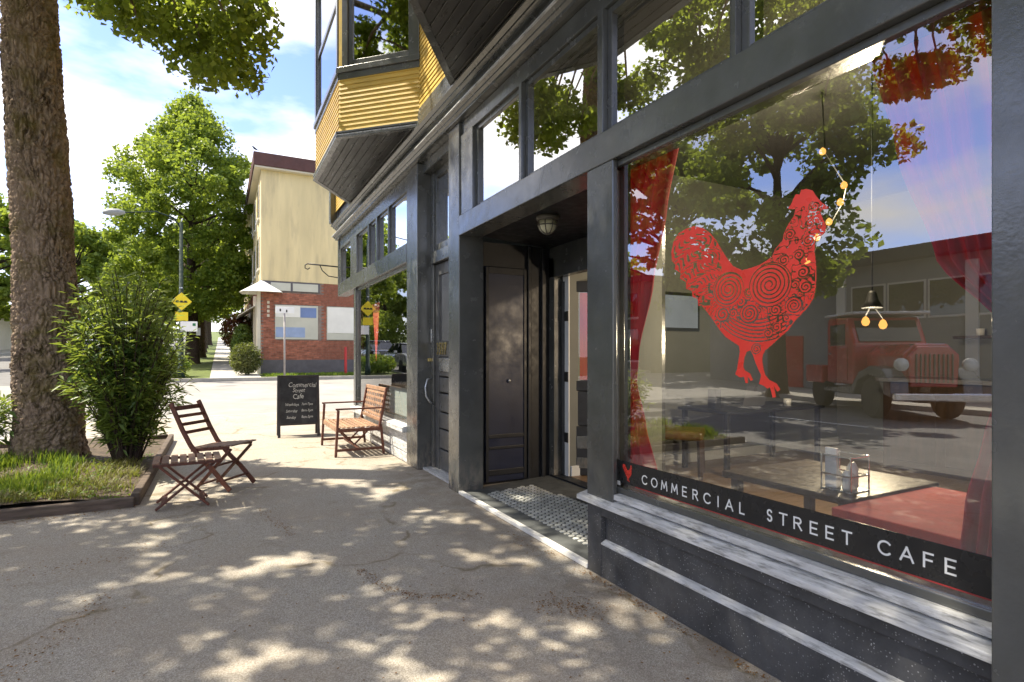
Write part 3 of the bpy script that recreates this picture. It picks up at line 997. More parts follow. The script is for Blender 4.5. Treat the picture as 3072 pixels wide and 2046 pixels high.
dpart('panel_frame', B(0.17, 0.73, -0.030, -0.0225, 0.30, 0.44), 'black_paint')
dpart('handle', MB().tube([(0.83, -0.022, 1.15), (0.83, -0.07, 1.14), (0.83, -0.07, 0.92), (0.83, -0.022, 0.91)], 0.011, 8), 'steel', 0)
for z in (0.42, 1.10, 1.78):
    part('hinge', B(3.436, 3.4445, 5.225, 5.35, z, z + 0.11), 'black_matte', 0.002)

# bulkhead lamp under the recess ceiling
lamp = thing('bulkhead_lamp', 'caged glass bulkhead lamp under the black entrance ceiling', 'lamp', (2.55, 4.2, 2.62))
MB().lathe([(0.02, 2.62), (0.10, 2.62), (0.105, 2.595), (0.09, 2.575), (0.02, 2.575)], (2.55, 4.2, 0), 20).build('mount', 'lamp_cage', lamp, smooth=True)
MB().lathe([(0.02, 2.575), (0.078, 2.575), (0.082, 2.54), (0.07, 2.50), (0.04, 2.475), (0.004, 2.468)], (2.55, 4.2, 0), 20).build('glass_globe', 'lamp_glass', lamp, smooth=True)
for k in range(4):
    a = math.pi * k / 4
    pts = [(2.55 + 0.09 * math.cos(t) * math.cos(a), 4.2 + 0.09 * math.cos(t) * math.sin(a), 2.575 - 0.115 * math.sin(t)) for t in np.linspace(0, math.pi, 13)]
    MB().tube(pts, 0.005, 6).build('cage_wire', 'lamp_cage', lamp, smooth=True)
ringp = [(2.55 + 0.086 * math.cos(t), 4.2 + 0.086 * math.sin(t), 2.535) for t in np.linspace(0, 2 * math.pi, 25)]
MB().tube(ringp, 0.005, 6, False).build('cage_ring', 'lamp_cage', lamp, smooth=True)

# side door with house number
part('door_frame', B(2.30, 2.40, 6.47, 6.561, 0, 3.62), BK)
part('door_frame', B(2.30, 2.40, 5.513, 5.60, 0, 3.62), BK)
part('door_transom_bar', B(2.27, 2.40, 5.60, 6.47, 2.50, 2.64), BK)
B_ = glazed('door_light', 5.60, 6.47, 2.64, 3.62, 0.09, gx=2.33)
sdoor = part('side_door', B(2.33, 2.375, 5.605, 5.72, 0.03, 2.495), 'door_grey', 0.004)
for b in (B(2.33, 2.375, 6.35, 6.465, 0.03, 2.495), B(2.33, 2.375, 5.72, 6.35, 2.36, 2.495), B(2.33, 2.375, 5.72, 6.35, 1.38, 1.57)):
    b.build('rail', 'door_grey', sdoor, OG, 0.004)
B(2.35, 2.356, 5.72, 6.35, 1.57, 2.36).build('pane', 'transom_glass', sdoor, OG)
zb = [0.03, 0.28, 0.52, 0.72, 0.95, 1.14, 1.38]
for z0, z1 in zip(zb[:-1], zb[1:]):
    B(2.335, 2.37, 5.72, 6.35, z0 + 0.007, z1 - 0.007).build('door_board', 'door_grey', sdoor, OG, 0.012)
B(2.322, 2.3305, 5.86, 6.33, 1.205, 1.365).build('letter_plate', 'steel', sdoor, OG, 0.003)
B(2.316, 2.3215, 5.90, 6.28, 1.245, 1.295).build('letter_flap', 'steel', sdoor, OG, 0.002)
part('kick_step', B(2.20, 2.42, 5.512, 6.562, 0, 0.028), 'sill_grey', 0.003)

def text_mesh(txt, size, sx=1.0, shear=0.0, extrude=0.001, align='LEFT'):
    cu = bpy.data.curves.new('text', 'FONT')
    cu.body = txt
    cu.size = size
    cu.extrude = extrude
    cu.shear = shear
    cu.align_x = align
    cu.resolution_u = 3
    o = bpy.data.objects.new('text', cu)
    COL.objects.link(o)
    dg = bpy.context.evaluated_depsgraph_get()
    me = bpy.data.meshes.new_from_object(o.evaluated_get(dg))
    bpy.data.objects.remove(o)
    bpy.data.curves.remove(cu)
    return me

for k, ch in enumerate('3597'):
    me = text_mesh(ch, 0.21, extrude=0.006)
    for v in me.vertices:
        v.co.x *= 0.62
    o = link('house_number', me, 'brass', sdoor, OG)
    o.location = (2.324 - OG[0], 6.41 - k * 0.088 - OG[1], 1.405 - OG[2])
    o.rotation_euler = (R(90), 0, R(-90))
part('pull_handle', MB().tube([(2.31, 6.515, 1.12), (2.24, 6.515, 1.10), (2.215, 6.51, 1.0), (2.22, 6.50, 0.90), (2.26, 6.48, 0.83), (2.31, 6.47, 0.80)], 0.013, 8), 'steel', 0, smooth=True)
part('intercom', B(2.282, 2.30, 6.485, 6.545, 1.55, 1.72), 'steel', 0.003)
part('door_bell', B(2.26, 2.30, 6.535, 6.56, 1.32, 1.36), 'brass', 0.003)

# left shop window
lw, lwp = glazed('shop_window', 7.0, 10.158, 0.50, 2.60, 0.05, gx=2.20, m='clear_glass')
part('window_sill', MB().prism([(2.07, 0.40), (2.07, 0.47), (2.20, 0.50), (2.20, 0.40)], 3.25, 'Y', 7.0), 'sill_grey', 0.006)
part('stall_riser', B(2.15, 2.40, 7.0, 10.25, 0.0, 0.40), 'sill_grey', 0)
for z in (0.13, 0.26):
    part('riser_board', B(2.135, 2.1505, 7.0, 10.25, z - 0.12, z - 0.005), 'sill_grey', 0.005)
part('corner_return', MB().prism([(2.22, 10.29), (3.4, 11.2), (3.4, 11.3), (2.18, 10.35)], 2.62, 'Z', 0), 'black_paint', 0)
part('entrance_ceiling', MB().prism([(2.34, 10.25), (3.5, 10.25), (3.5, 11.7), (2.34, 11.7)], 0.03, 'Z', 2.65), 'soffit_black', 0)
# sign bracket near the far corner
MBb = MB().tube([(2.13, 11.75, 3.2), (1.55, 11.75, 3.22)], 0.014, 8)
MBb.tube([(1.55, 11.75, 3.22), (1.50, 11.75, 3.19), (1.50, 11.75, 3.13), (1.55, 11.75, 3.11), (1.59, 11.75, 3.14)], 0.011, 8)
MBb.tube([(2.13, 11.75, 2.98), (1.95, 11.75, 3.0), (1.83, 11.75, 3.1), (1.78, 11.75, 3.21)], 0.010, 8)
part('sign_bracket', MBb, 'black_matte', 0, smooth=True)
part('corner_post', B(2.14, 2.34, 11.70, 11.80, 2.6, 3.75), BK)

# cornice over the shopfront
cor = [(0.0, 3.745), (0.035, 3.75), (0.035, 3.775), (0.06, 3.79), (0.06, 3.805), (0.085, 3.82), (0.085, 3.84), (0.02, 3.85), (0.02, 3.955),
       (0.045, 3.965), (0.045, 3.985), (0.075, 4.0), (0.075, 4.02), (0.11, 4.04), (0.11, 4.06), (0.02, 4.075), (-0.2, 4.075), (-0.2, 3.745)]
part('cornice', MB().sweep([(3.4, 11.80), (F, 11.80), (F, -0.8)], cor), BK, 0)
part('cornice_bead', MB().sweep([(3.4, 11.80), (F, 11.80), (F, -0.8)], [(0.085, 3.822), (0.10, 3.826), (0.10, 3.836), (0.085, 3.839)]), 'sill_grey', 0)

# upper storey and the two bays
UX = 2.09
part('upper_wall', B(UX + 0.03, 8.6, -0.8, 11.7, 4.075, 10.2), 'black_matte', 0)
part('roof', B(1.15, 8.8, -1.0, 12.0, 10.2, 10.35), 'roof_dark', 0.01)

def clap(L, h=0.062):
    # one lapped board along +x, outer side -y
    return MB().add([(0, 0, 0), (L, 0, 0), (L, 0, h), (0, 0, h), (0, -0.016, 0), (L, -0.016, 0), (L, -0.004, h), (0, -0.004, h)],
                    [(0, 3, 2, 1), (4, 5, 6, 7), (0, 1, 5, 4), (2, 3, 7, 6), (0, 4, 7, 3), (1, 2, 6, 5)]).mesh('siding_board')

def siding(A, Bp, z0, z1, parent, h=0.056):
    A, Bp = Vector(A), Vector(Bp)
    L = (Bp - A).length
    r = math.atan2(Bp.y - A.y, Bp.x - A.x)
    me = clap(L, h + 0.006)
    z = z0
    while z < z1 - 0.01:
        piece('siding_board', me, 'yellow_siding', parent, (A.x, A.y, z), (0, 0, r))
        z += h

def bay(dy):
    IF, OF, ON, IN = (UX, 10.10 + dy), (1.31, 8.97 + dy), (1.31, 7.10 + dy), (UX, 6.33 + dy)
    path = [IF, OF, ON, IN]
    core = part('bay', MB().prism([(UX + 0.1, IN[1] + 0.1), (1.40, ON[1] + 0.06), (1.40, OF[1] - 0.06), (UX + 0.1, IF[1] - 0.1)], 6.0, 'Z', 4.2), 'black_matte', 0)
    def bp(name, b, m=BK, bev=0.0):
        return b.build(name, m, core, OG, bev)
    bp('base_moulding', MB().sweep(path, [(-0.02, 4.07), (0.05, 4.07), (0.05, 4.085), (0.03, 4.10), (0.03, 4.115), (0.05, 4.125), (0.05, 4.145), (-0.02, 4.16)]))
    bp('base_bead', MB().sweep(path, [(0.03, 4.098), (0.038, 4.10), (0.038, 4.113), (0.03, 4.116)]), 'sill_grey')
    # soffit planks run along the street
    n = 8
    xs = np.linspace(1.32, UX, n + 1)
    for a, b in zip(xs[:-1], xs[1:]):
        k = lambda x: (x - 1.31) / (UX - 1.31) * 0.77
        q = lambda x: (x - 1.31) / (UX - 1.31) * 1.13
        bp('soffit_plank', MB().prism([(a + 0.003, ON[1] - k(a)), (b - 0.003, ON[1] - k(b)), (b - 0.003, OF[1] + q(b)), (a + 0.003, OF[1] + q(a))], 0.02, 'Z', 4.075), 'soffit_black', 0.004)
    for A, Bq in ((IF, OF), (OF, ON), (ON, IN)):
        siding(A, Bq, 4.16, 4.86, core)
        siding(A, Bq, 6.95, 8.4, core)
        A, Bq = Vector(A), Vector(Bq)
        L = (Bq - A).length
        r = math.atan2(Bq.y - A.y, Bq.x - A.x)
        # window unit in the face: sill, jambs, head, sash and pane
        unit = bpy.data.meshes
        def fp(name, b, m=BK, bev=0.004):
            o = link(name, b.mesh(name), m, core, OG, bev)
            o.location = (A.x - OG[0], A.y - OG[1], 0)
            o.rotation_euler = (0, 0, r)
            return o
        fp('sill', B(-0.01, L + 0.01, -0.045, 0.05, 4.865, 4.935))
        fp('apron', B(0.0, L, -0.022, 0.05, 4.79, 4.866))
        lo, hi = 0.13, L - 0.09
        fp('corner_board', B(0.0, 0.05, -0.018, 0.05, 4.936, 6.95), 'yellow_siding')
        fp('jamb', B(0.051, lo, -0.03, 0.05, 4.936, 6.95))
        fp('jamb', B(hi, L - 0.002, -0.03, 0.05, 4.936, 6.95))
        fp('head', B(lo, hi, -0.03, 0.05, 6.82, 6.95))
        sa = fp('sash', B(lo, lo + 0.06, -0.005, 0.04, 4.936, 6.82))
        for bb in (B(hi - 0.06, hi, -0.005, 0.04, 4.936, 6.82), B(lo + 0.06, hi - 0.06, -0.005, 0.04, 4.936, 5.02), B(lo + 0.06, hi - 0.06, -0.005, 0.04, 5.85, 5.92)):
            fp('sash_rail', bb)
        fp('pane', B(lo + 0.06, hi - 0.06, 0.012, 0.018, 5.02, 6.82), 'mirror_glass', 0)
    return core

bay(0.0)
bay(-4.90)
siding((UX, 6.33), (UX, 5.20), 4.30, 7.5, cafe)
siding((UX, 11.7), (UX, 10.1), 4.30, 7.5, cafe)
siding((UX, 1.43), (UX, -0.8), 4.30, 7.5, cafe)
part('water_table', MB().sweep([(UX, 6.33), (UX, 5.20)], [(-0.01, 4.076), (0.05, 4.085), (0.05, 4.13), (0.03, 4.16), (0.03, 4.22), (0.015, 4.30), (-0.01, 4.30)]), BK, 0)
part('corner_board', B(1.98, 2.12, 11.70, 11.86, 4.076, 10.2), BK, 0.004)

# rooms behind the glass
part('interior_floor', MB().prism([(2.41, -0.8), (8.4, -0.8), (8.4, 11.6), (2.41, 11.6), (2.41, 5.57), (3.46, 5.57), (3.46, 3.86), (2.41, 3.12)], 0.105, 'Z', -0.06), 'wood_floor', 0)
part('interior_ceiling', B(2.41, 8.4, -0.8, 11.6, 3.64, 3.72), 'interior_dark', 0)
part('interior_wall', B(8.3, 8.45, -0.8, 11.7, 0.045, 3.64), 'interior_grey', 0)
part('interior_wall', B(2.4, 8.3, -0.8, -0.65, 0.045, 3.64), 'interior_grey', 0)
part('interior_wall', B(3.46, 8.3, 5.22, 5.34, 0.045, 3.64), 'interior_grey', 0)
part('interior_wall', B(2.42, 8.3, 6.62, 6.80, 0.045, 3.64), 'interior_grey', 0)
part('interior_wall', B(2.42, 8.3, 11.4, 11.6, 0.045, 3.64), 'interior_dark', 0)
part('door_casing', B(3.445, 3.459, 5.222, 5.338, 0.046, 2.28), 'white_trim', 0)
part('skirting', B(3.47, 8.3, 5.195, 5.219, 0.046, 0.16), 'white_trim', 0.003)
part('interior_post', B(3.38, 3.46, 3.86, 3.93, 0.046, 3.64), 'black_matte', 0)
part('interior_panel', B(3.46, 3.50, 3.86, 5.21, 2.62, 3.64), 'interior_white', 0)

# ------------------------------------------------------------------ brick corner building across the side street
BY = 26.3
GB = 0.58
brickb = thing('brick_building', 'three-storey corner building, cream upper floors over red brick', 'building', (1.56, BY, GB))
OB = ORG[brickb.name]
def bpart(name, b, m, bev=0.0, parent=None, **k):
    return b.build(name, m, parent or brickb, OB, bev, **k)
bpart('base_wall', B(1.55, 12, BY - 0.02, 45, GB - 0.4, 1.19), 'base_grey', 0.01)
wall = bpart('brick_wall', B(1.585, 12, BY + 0.012, 44.98, 1.19, 4.62), 'mortar')
bpart('upper_wall', B(1.56, 12, BY - 0.02, 45, 4.62, 9.6), 'stucco', 0.01)
bpart('roof', MB().prism([(1.25, 9.47), (1.25, 10.03), (13, 10.03), (13, 9.47)], 20, 'Y', BY - 0.35), 'fascia_brown', 0.02)
bpart('soffit', B(1.30, 12.5, BY - 0.3, 45, 9.40, 9.468), 'column_cream')
bpart('belt', B(1.60, 3.98, BY - 0.05, BY + 0.011, 4.18, 4.615), 'base_grey', 0.01)
for x0, x1 in ((1.95, 2.75), (2.84, 3.9)):
    bpart('belt_panel', B(x0, x1, BY - 0.066, BY - 0.051, 4.21, 4.55), 'panel_cream', 0.005)
WIN = [(2.12, 3.90, 2.09, 3.59), (4.28, 6.2, 2.09, 3.59)]
for i, (x0, x1, z0, z1) in enumerate(WIN):
    w = bpart('boarded_window', B(x0, x1, BY - 0.04, BY + 0.011, z0, z1), 'panel_cream', 0.006)
    if i == 0:
        bpart('blue_panel', B(3.15, 3.83, BY - 0.052, BY - 0.041, 3.06, 3.50), 'panel_blue', 0.003, w)
        bpart('pale_panel', B(2.14, 3.15, BY - 0.052, BY - 0.041, 3.06, 3.56), 'awning_white', 0.003, w)
        bpart('blue_panel', B(2.14, 3.35, BY - 0.050, BY - 0.041, 2.18, 2.62), 'panel_pale_blue', 0.003, w)
    else:
        bpart('pale_panel', B(4.31, 6.17, BY - 0.052, BY - 0.041, 2.40, 3.56), 'awning_white', 0.003, w)
bm_ = B(-0.098, 0.098, -0.012, 0.02, -0.030, 0.030)
brick_me = bm_.mesh('brick')
half_me = B(-0.046, 0.046, -0.012, 0.02, -0.030, 0.030).mesh('brick')
cells = []
row = 0
z = 1.225
while z < 4.60:
    x = 1.56 + (0.10 if row % 2 else 0.0)
    while x < 6.4:
        if not any(x0 - 0.08 < x < x1 + 0.08 and z0 - 0.02 < z < z1 + 0.02 for x0, x1, z0, z1 in WIN) and not (z > 4.15 and x < 4.05):
            cells.append((x + 0.10, z))
        x += 0.208
    z += 0.0715
    row += 1
rest = MB()
shown = sorted(cells, key=lambda c: abs(c[0] - 1.6) * 0.7 + abs(c[1] - 2.6) * 0.4)
for k, (x, z) in enumerate(shown):
    if k < 300:
        piece('brick', brick_me, 'brick', wall, (x, BY, z))
    else:
        rest.box(x - 0.098, x + 0.098, BY - 0.012 + rnd.uniform(-.003, .003), BY + 0.02, z - 0.030, z + 0.030)
stuff(rest.build('brickwork', 'brick', wall, OB))
# street side: brick piers, dark shopfront openings, cream columns, awning
side = MB()
zz = 1.225
while zz < 4.6:
    y = BY + 0.1
    while y < 40:
        if int((y - BY) / 2.6) % 2 == 1 or zz < 1.5 or zz > 3.9:
            side.box(1.572, 1.60, y - 0.098, y + 0.098, zz - 0.03, zz + 0.03)
        y += 0.208
    zz += 0.0715
stuff(side.build('side_brickwork', 'brick', wall, OB))
for k in range(3):
    y0 = BY + 0.35 + k * 5.2
    w = bpart('shop_window', B(1.50, 1.61, y0, y0 + 2.2, 1.35, 3.85), 'dark_glass', 0)
    for t in range(4):
        bpart('window_bar', B(1.47, 1.52, y0 + t * 0.72, y0 + t * 0.72 + 0.06, 1.35, 3.85), 'column_cream', 0.004, w)
for y0 in (BY - 0.05, BY + 2.9, BY + 8.0):
    bpart('column', B(1.40, 1.545, y0, y0 + 0.14, GB, 4.2), 'column_cream', 0.01)
for f in range(2):
    for k in range(5):
        y0 = BY + 0.9 + k * 2.8
        z0 = 5.3 + f * 2.25
        w = bpart('window', B(1.53, 1.57, y0, y0 + 1.2, z0, z0 + 1.35), 'dark_glass', 0)
        bpart('window_frame', B(1.515, 1.545, y0 - 0.06, y0, z0 - 0.06, z0 + 1.41), 'white_trim', 0, w)
        bpart('window_sill', B(1.47, 1.56, y0 - 0.06, y0 + 1.26, z0 - 0.12, z0 - 0.061), 'white_trim', 0, w)
aw = MB()
apex = (1.62, BY + 0.02, 4.63)
ring = [(2.43, BY - 0.03, 4.10), (2.35, BY - 0.55, 4.09), (1.62, BY - 0.80, 4.07), (0.85, BY - 0.55, 4.08), (0.72, BY + 0.1, 4.08), (0.85, BY + 0.9, 4.08), (1.55, BY + 1.1, 4.10)]
aw.add([apex] + ring, [(0, k + 1, k + 2) for k in range(len(ring) - 1)])
bpart('corner_awning', aw, 'awning_white', 0, solid=0.02)
sa_ = MB().add([(1.56, BY + 2.6, 3.8), (0.75, BY + 2.6, 3.25), (0.75, BY + 7.5, 3.25), (1.56, BY + 7.5, 3.8)], [(0, 1, 2, 3)])
bpart('street_awning', sa_, 'awning_white', 0, solid=0.03)
for k in range(4):
    zk = 3.62 - k * 0.19
    bpart('letter_plate', B(1.80, 1.90, BY - 0.024, BY - 0.0135, zk, zk + 0.12), 'column_cream', 0.01)

crow = thing('crow', 'small black crow perched on the roof edge of the brick building', 'bird', (1.32, BY - 0.3, 10.03))
cx, cy, cz = ORG[crow.name]
crow_b = MB().tube([(cx + 0.14, cy, cz + 0.10), (cx + 0.06, cy, cz + 0.15), (cx - 0.03, cy, cz + 0.20), (cx - 0.09, cy, cz + 0.26), (cx - 0.13, cy, cz + 0.295), (cx - 0.17, cy, cz + 0.30), (cx - 0.235, cy, cz + 0.285)],
                   [0.012, 0.05, 0.075, 0.06, 0.048, 0.035, 0.004], 12)
crow_b.build('body', 'crow_black', crow, smooth=True)
MB().add([(cx + 0.10, cy - 0.035, cz + 0.14), (cx + 0.10, cy + 0.035, cz + 0.14), (cx + 0.27, cy + 0.03, cz + 0.06), (cx + 0.27, cy - 0.03, cz + 0.06)], [(0, 1, 2, 3)]).build('tail', 'crow_black', crow, solid=0.012)
for s in (-1, 1):
    MB().tube([(cx - 0.01, cy + s * 0.03, cz + 0.16), (cx - 0.015, cy + s * 0.03, cz + 0.07), (cx - 0.02, cy + s * 0.03, cz)], 0.006, 6).build('leg', 'crow_black', crow)
    MB().tube([(cx - 0.03, cy + s * 0.066, cz + 0.21), (cx + 0.06, cy + s * 0.062, cz + 0.16), (cx + 0.19, cy + s * 0.03, cz + 0.10)], [0.02, 0.03, 0.006], 8).build('wing', 'crow_black', crow, smooth=True)

crow.scale = (0.62, 0.62, 0.62)

# ------------------------------------------------------------------ buildings over the street (seen in the glass and at the left edge)
opp = thing('low_building', 'long low grey building across the street with a strip of windows', 'building', (-17.2, 8.0, 0.0))
OP = ORG[opp.name]
B(-26, -17.2, -6, 20, -0.1, 4.75).build('wall', 'grey_wall', opp, OP)
B(-26.6, -16.7, -6.4, 20.4, 4.752, 5.2).build('roof', 'roof_dark', opp, OP, 0.03)
for k in range(12):
    y0 = -3.6 + k * 1.32 + (0.9 if k > 5 else 0)
    w = B(-17.24, -17.16, y0, y0 + 1.12, 2.75, 3.95).build('window', 'dark_glass', opp, OP)
    for b in (B(-17.27, -17.19, y0 - 0.07, y0 - 0.001, 2.68, 4.02), B(-17.27, -17.19, y0 + 1.121, y0 + 1.19, 2.68, 4.02), B(-17.27, -17.19, y0, y0 + 1.12, 3.951, 4.02), B(-17.27, -17.15, y0, y0 + 1.12, 2.68, 2.749)):
        b.build('frame', 'interior_white', w, OP)
for y0 in (5.3, 8.9, 1.0, 13.2):
    B(-17.35, -17.1, y0, y0 + 0.35, 0.0, 4.5).build('pilaster', 'interior_white', opp, OP)
d_ = B(-17.24, -17.15, 15.0, 16.1, 0.05, 2.2).build('door', 'truck_red', opp, OP)
B(-17.14, -17.08, 15.9, 15.97, 1.0, 1.15).build('handle', 'steel', d_, OP)

cs = thing('added_corner_shop', 'grey-green two-storey shop added on the far corner to block reflected sky', 'building', (-17.0, 28.0, 0.5))  # invented building; keeps bright horizon sky out of the window reflection
OC = ORG[cs.name]
B(-25, -17.0, 24.6, 32.8, 0.3, 5.6).build('wall', 'corner_green', cs, OC)
B(-25.2, -16.7, 24.4, 33.0, 5.602, 5.95).build('cornice', 'roof_dark', cs, OC, 0.03)
for k in range(4):
    y0 = 25.2 + k * 1.9
    w = B(-17.05, -16.96, y0, y0 + 1.1, 3.6, 5.0).build('window', 'dark_glass', cs, OC)
    B(-17.08, -16.93, y0 - 0.08, y0 + 1.18, 3.48, 3.599).build('sill', 'white_trim', w, OC)
    w = B(-17.05, -16.96, y0 - 0.1, y0 + 1.4, 1.1, 2.9).build('shop_window', 'dark_glass', cs, OC)
    B(-17.08, -16.93, y0 - 0.15, y0 + 1.45, 0.98, 1.099).build('sill', 'white_trim', w, OC)
whouse = thing('white_house', 'white clapboard house with dark roof at the far left edge', 'building', (-16.6, 38.0, 0.9))
OW = ORG[whouse.name]
B(-26, -16.6, 34, 46, 0.4, 5.4).build('wall', 'white_wall', whouse, OW)
MB().prism([(-26.6, 5.3), (-16.0, 5.3), (-16.6, 6.0), (-21.3, 7.8), (-26.0, 6.0)], 12.8, 'Y', 33.6).build('roof', 'roof_dark', whouse, OW)
for k in range(3):
    w = B(-16.65, -16.57, 35.2 + k * 3.4, 36.6 + k * 3.4, 2.2, 3.8).build('window', 'dark_glass', whouse, OW)
    B(-16.67, -16.54, 35.05 + k * 3.4, 36.75 + k * 3.4, 2.08, 2.19).build('sill', 'white_trim', whouse if False else w, OW)
bung = thing('bungalow', 'pale flat-roofed bungalow half hidden behind the roadside shrub', 'building', (-16.8, 52.0, 1.6))
OU = ORG[bung.name]
B(-24, -14.6, 50, 62, 1.2, 4.3).build('wall', 'column_cream', bung, OU)
B(-24.6, -13.8, 49.2, 62.6, 4.302, 4.75).build('roof', 'grey_wall', bung, OU, 0.02)
for k in range(3):
    B(-23 + k * 2.9, -21.4 + k * 2.9, 49.93, 50.03, 2.2, 3.6).build('window', 'dark_glass', bung, OU)

# ------------------------------------------------------------------ street furniture
lp = thing('street_lamp', 'tall teal street lamp post with a long arm, carrying a yellow warning sign', 'street lamp', (-1.22, 22.0 + 2.3, 0.0))
LX, LY = -1.30, 24.45
LZ = ground_z(LY)
ORG[lp.name] = (LX, LY, LZ)
lp.location = (LX, LY, LZ)
OL = ORG[lp.name]
MB().tube([(LX, LY, LZ), (LX, LY, LZ + 0.4), (LX, LY, LZ + 0.42), (LX, LY, 6.4)], [0.13, 0.12, 0.085, 0.06], 14).build('post', 'pole_teal', lp, OL, smooth=True)
MB().tube([(LX, LY, 6.2), (LX - 0.25, LY, 6.55), (LX - 0.8, LY, 6.72), (LX - 1.9, LY, 6.55)], [0.04, 0.03, 0.024, 0.02], 10).build('arm', 'pole_teal', lp, OL, smooth=True)
hd = MB().tube([(LX - 1.75, LY, 6.57), (LX - 1.95, LY, 6.56), (LX - 2.2, LY, 6.53), (LX - 2.42, LY, 6.49)], [0.05, 0.12, 0.13, 0.05], 12)
hd.build('lamp_head', 'lamp_metal', lp, OL, smooth=True)
MB().lathe([(0.002, 3.9), (0.05, 3.9), (0.05, 3.95), (0.002, 3.95)], (LX, LY - 0.11, 0), 10).build('bracket', 'steel', lp, OL)

def sign(name, label, b, m, loc, marks=()):
    t = thing(name, label, 'sign', loc)
    b.build('plate', m, t, ORG[t.name], 0.006)
    for nm, mb2, m2 in marks:
        mb2.build(nm, m2, t, ORG[t.name])
    return t

sy = LY - 0.12
sx = LX + 0.02
bar_ = B(sx - 0.19, sx + 0.19, sy - 0.021, sy - 0.015, 3.37, 3.41)
for k in range(3):
    bar_.box(sx - 0.17 + k * 0.13, sx - 0.09 + k * 0.13, sy - 0.021, sy - 0.015, 3.4105, 3.445)
sign('warning_sign', 'yellow diamond warning sign on the teal lamp post', MB().prism([(sx, 3.07), (sx + 0.34, 3.41), (sx, 3.75), (sx - 0.34, 3.41)], 0.02, 'Y', sy - 0.014), 'sign_yellow', (sx, sy, 3.03),
     [('symbol', bar_, 'sign_black')])
sign('speed_tab', 'square yellow plate below the diamond sign on the lamp post', B(sx - 0.21, sx + 0.21, sy - 0.014, sy + 0.006, 2.69, 3.02), 'sign_yellow', (sx, sy, 2.69))
sign('parking_sign', 'small white sign right of the teal lamp post with a green mark', B(sx - 0.04, sx + 0.52, sy - 0.014, sy + 0.006, 2.29, 2.67), 'sign_white', (sx, sy, 2.29),
     [('symbol', B(sx + 0.36, sx + 0.46, sy - 0.02, sy - 0.015, 2.50, 2.60), 'sign_green')])

st = thing('street_name_sign', 'white street name blade on a thin grey pole behind the chalkboard', 'sign', (2.2, 23.6, ground_z(23.6)))
OS = ORG[st.name]
def sg_scale(v):
    return v
SX, SY, SZ = 2.22, 23.3, ground_z(23.3)
st.location = (SX, SY, SZ)
ORG[st.name] = OS = (SX, SY, SZ)
MB().tube([(SX, SY, SZ - 0.15), (SX, SY, 3.02)], 0.035, 10).build('pole', 'pole_grey', st, OS, smooth=True)
B(SX - 0.33, SX + 0.35, SY - 0.02, SY + 0.02, 3.02, 3.26).build('blade', 'sign_white', st, OS, 0.01)
B(SX - 0.18, SX - 0.13, SY - 0.026, SY - 0.0205, 3.09, 3.19).build('numeral', 'sign_black', st, OS)
B(SX + 0.05, SX + 0.10, SY - 0.026, SY - 0.0205, 3.06, 3.16).build('numeral', 'sign_black', st, OS)
tag(MB().tube([(4.85, 24.9, ground_z(24.9) - 0.1), (4.85, 24.9, 1.75)], [0.06, 0.055], 12).build('red_bollard_post', 'red_post'), 'slim red post beside the side-street lawn', 'post')
tp = thing('tree_notice', 'small white notice fixed to the trunk of the street tree', 'notice', (-1.03, 34.28, 2.45))
B(-1.13, -0.93, 34.25, 34.27, 2.45, 2.85).build('sheet', 'sign_white', tp, ORG[tp.name], 0.003)

# ------------------------------------------------------------------ vehicles
def wheel(parent, c, r, w, rim='steel'):
    t = MB().lathe([(r * 0.62, -w / 2), (r * 0.93, -w / 2), (r, -w * 0.32), (r, w * 0.32), (r * 0.93, w / 2), (r * 0.62, w / 2)], (0, 0, 0), 24, 'X')
    o = link('wheel', t.mesh('wheel'), 'tyre', parent, (0, 0, 0), smooth=False)
    o.location = c
    ORG[o.name] = (0, 0, 0)
    rm_ = MB().lathe([(0.01, -w * 0.42), (r * 0.25, -w * 0.44), (r * 0.3, -w * 0.30), (r * 0.56, -w * 0.34), (r * 0.63, -w * 0.46), (r * 0.63, w * 0.46), (r * 0.56, w * 0.34), (r * 0.3, w * 0.30), (r * 0.25, w * 0.44), (0.01, w * 0.42)], (0, 0, 0), 20, 'X')
    link('rim', rm_.mesh('rim'), rim, o, (0, 0, 0), smooth=True)
    return o

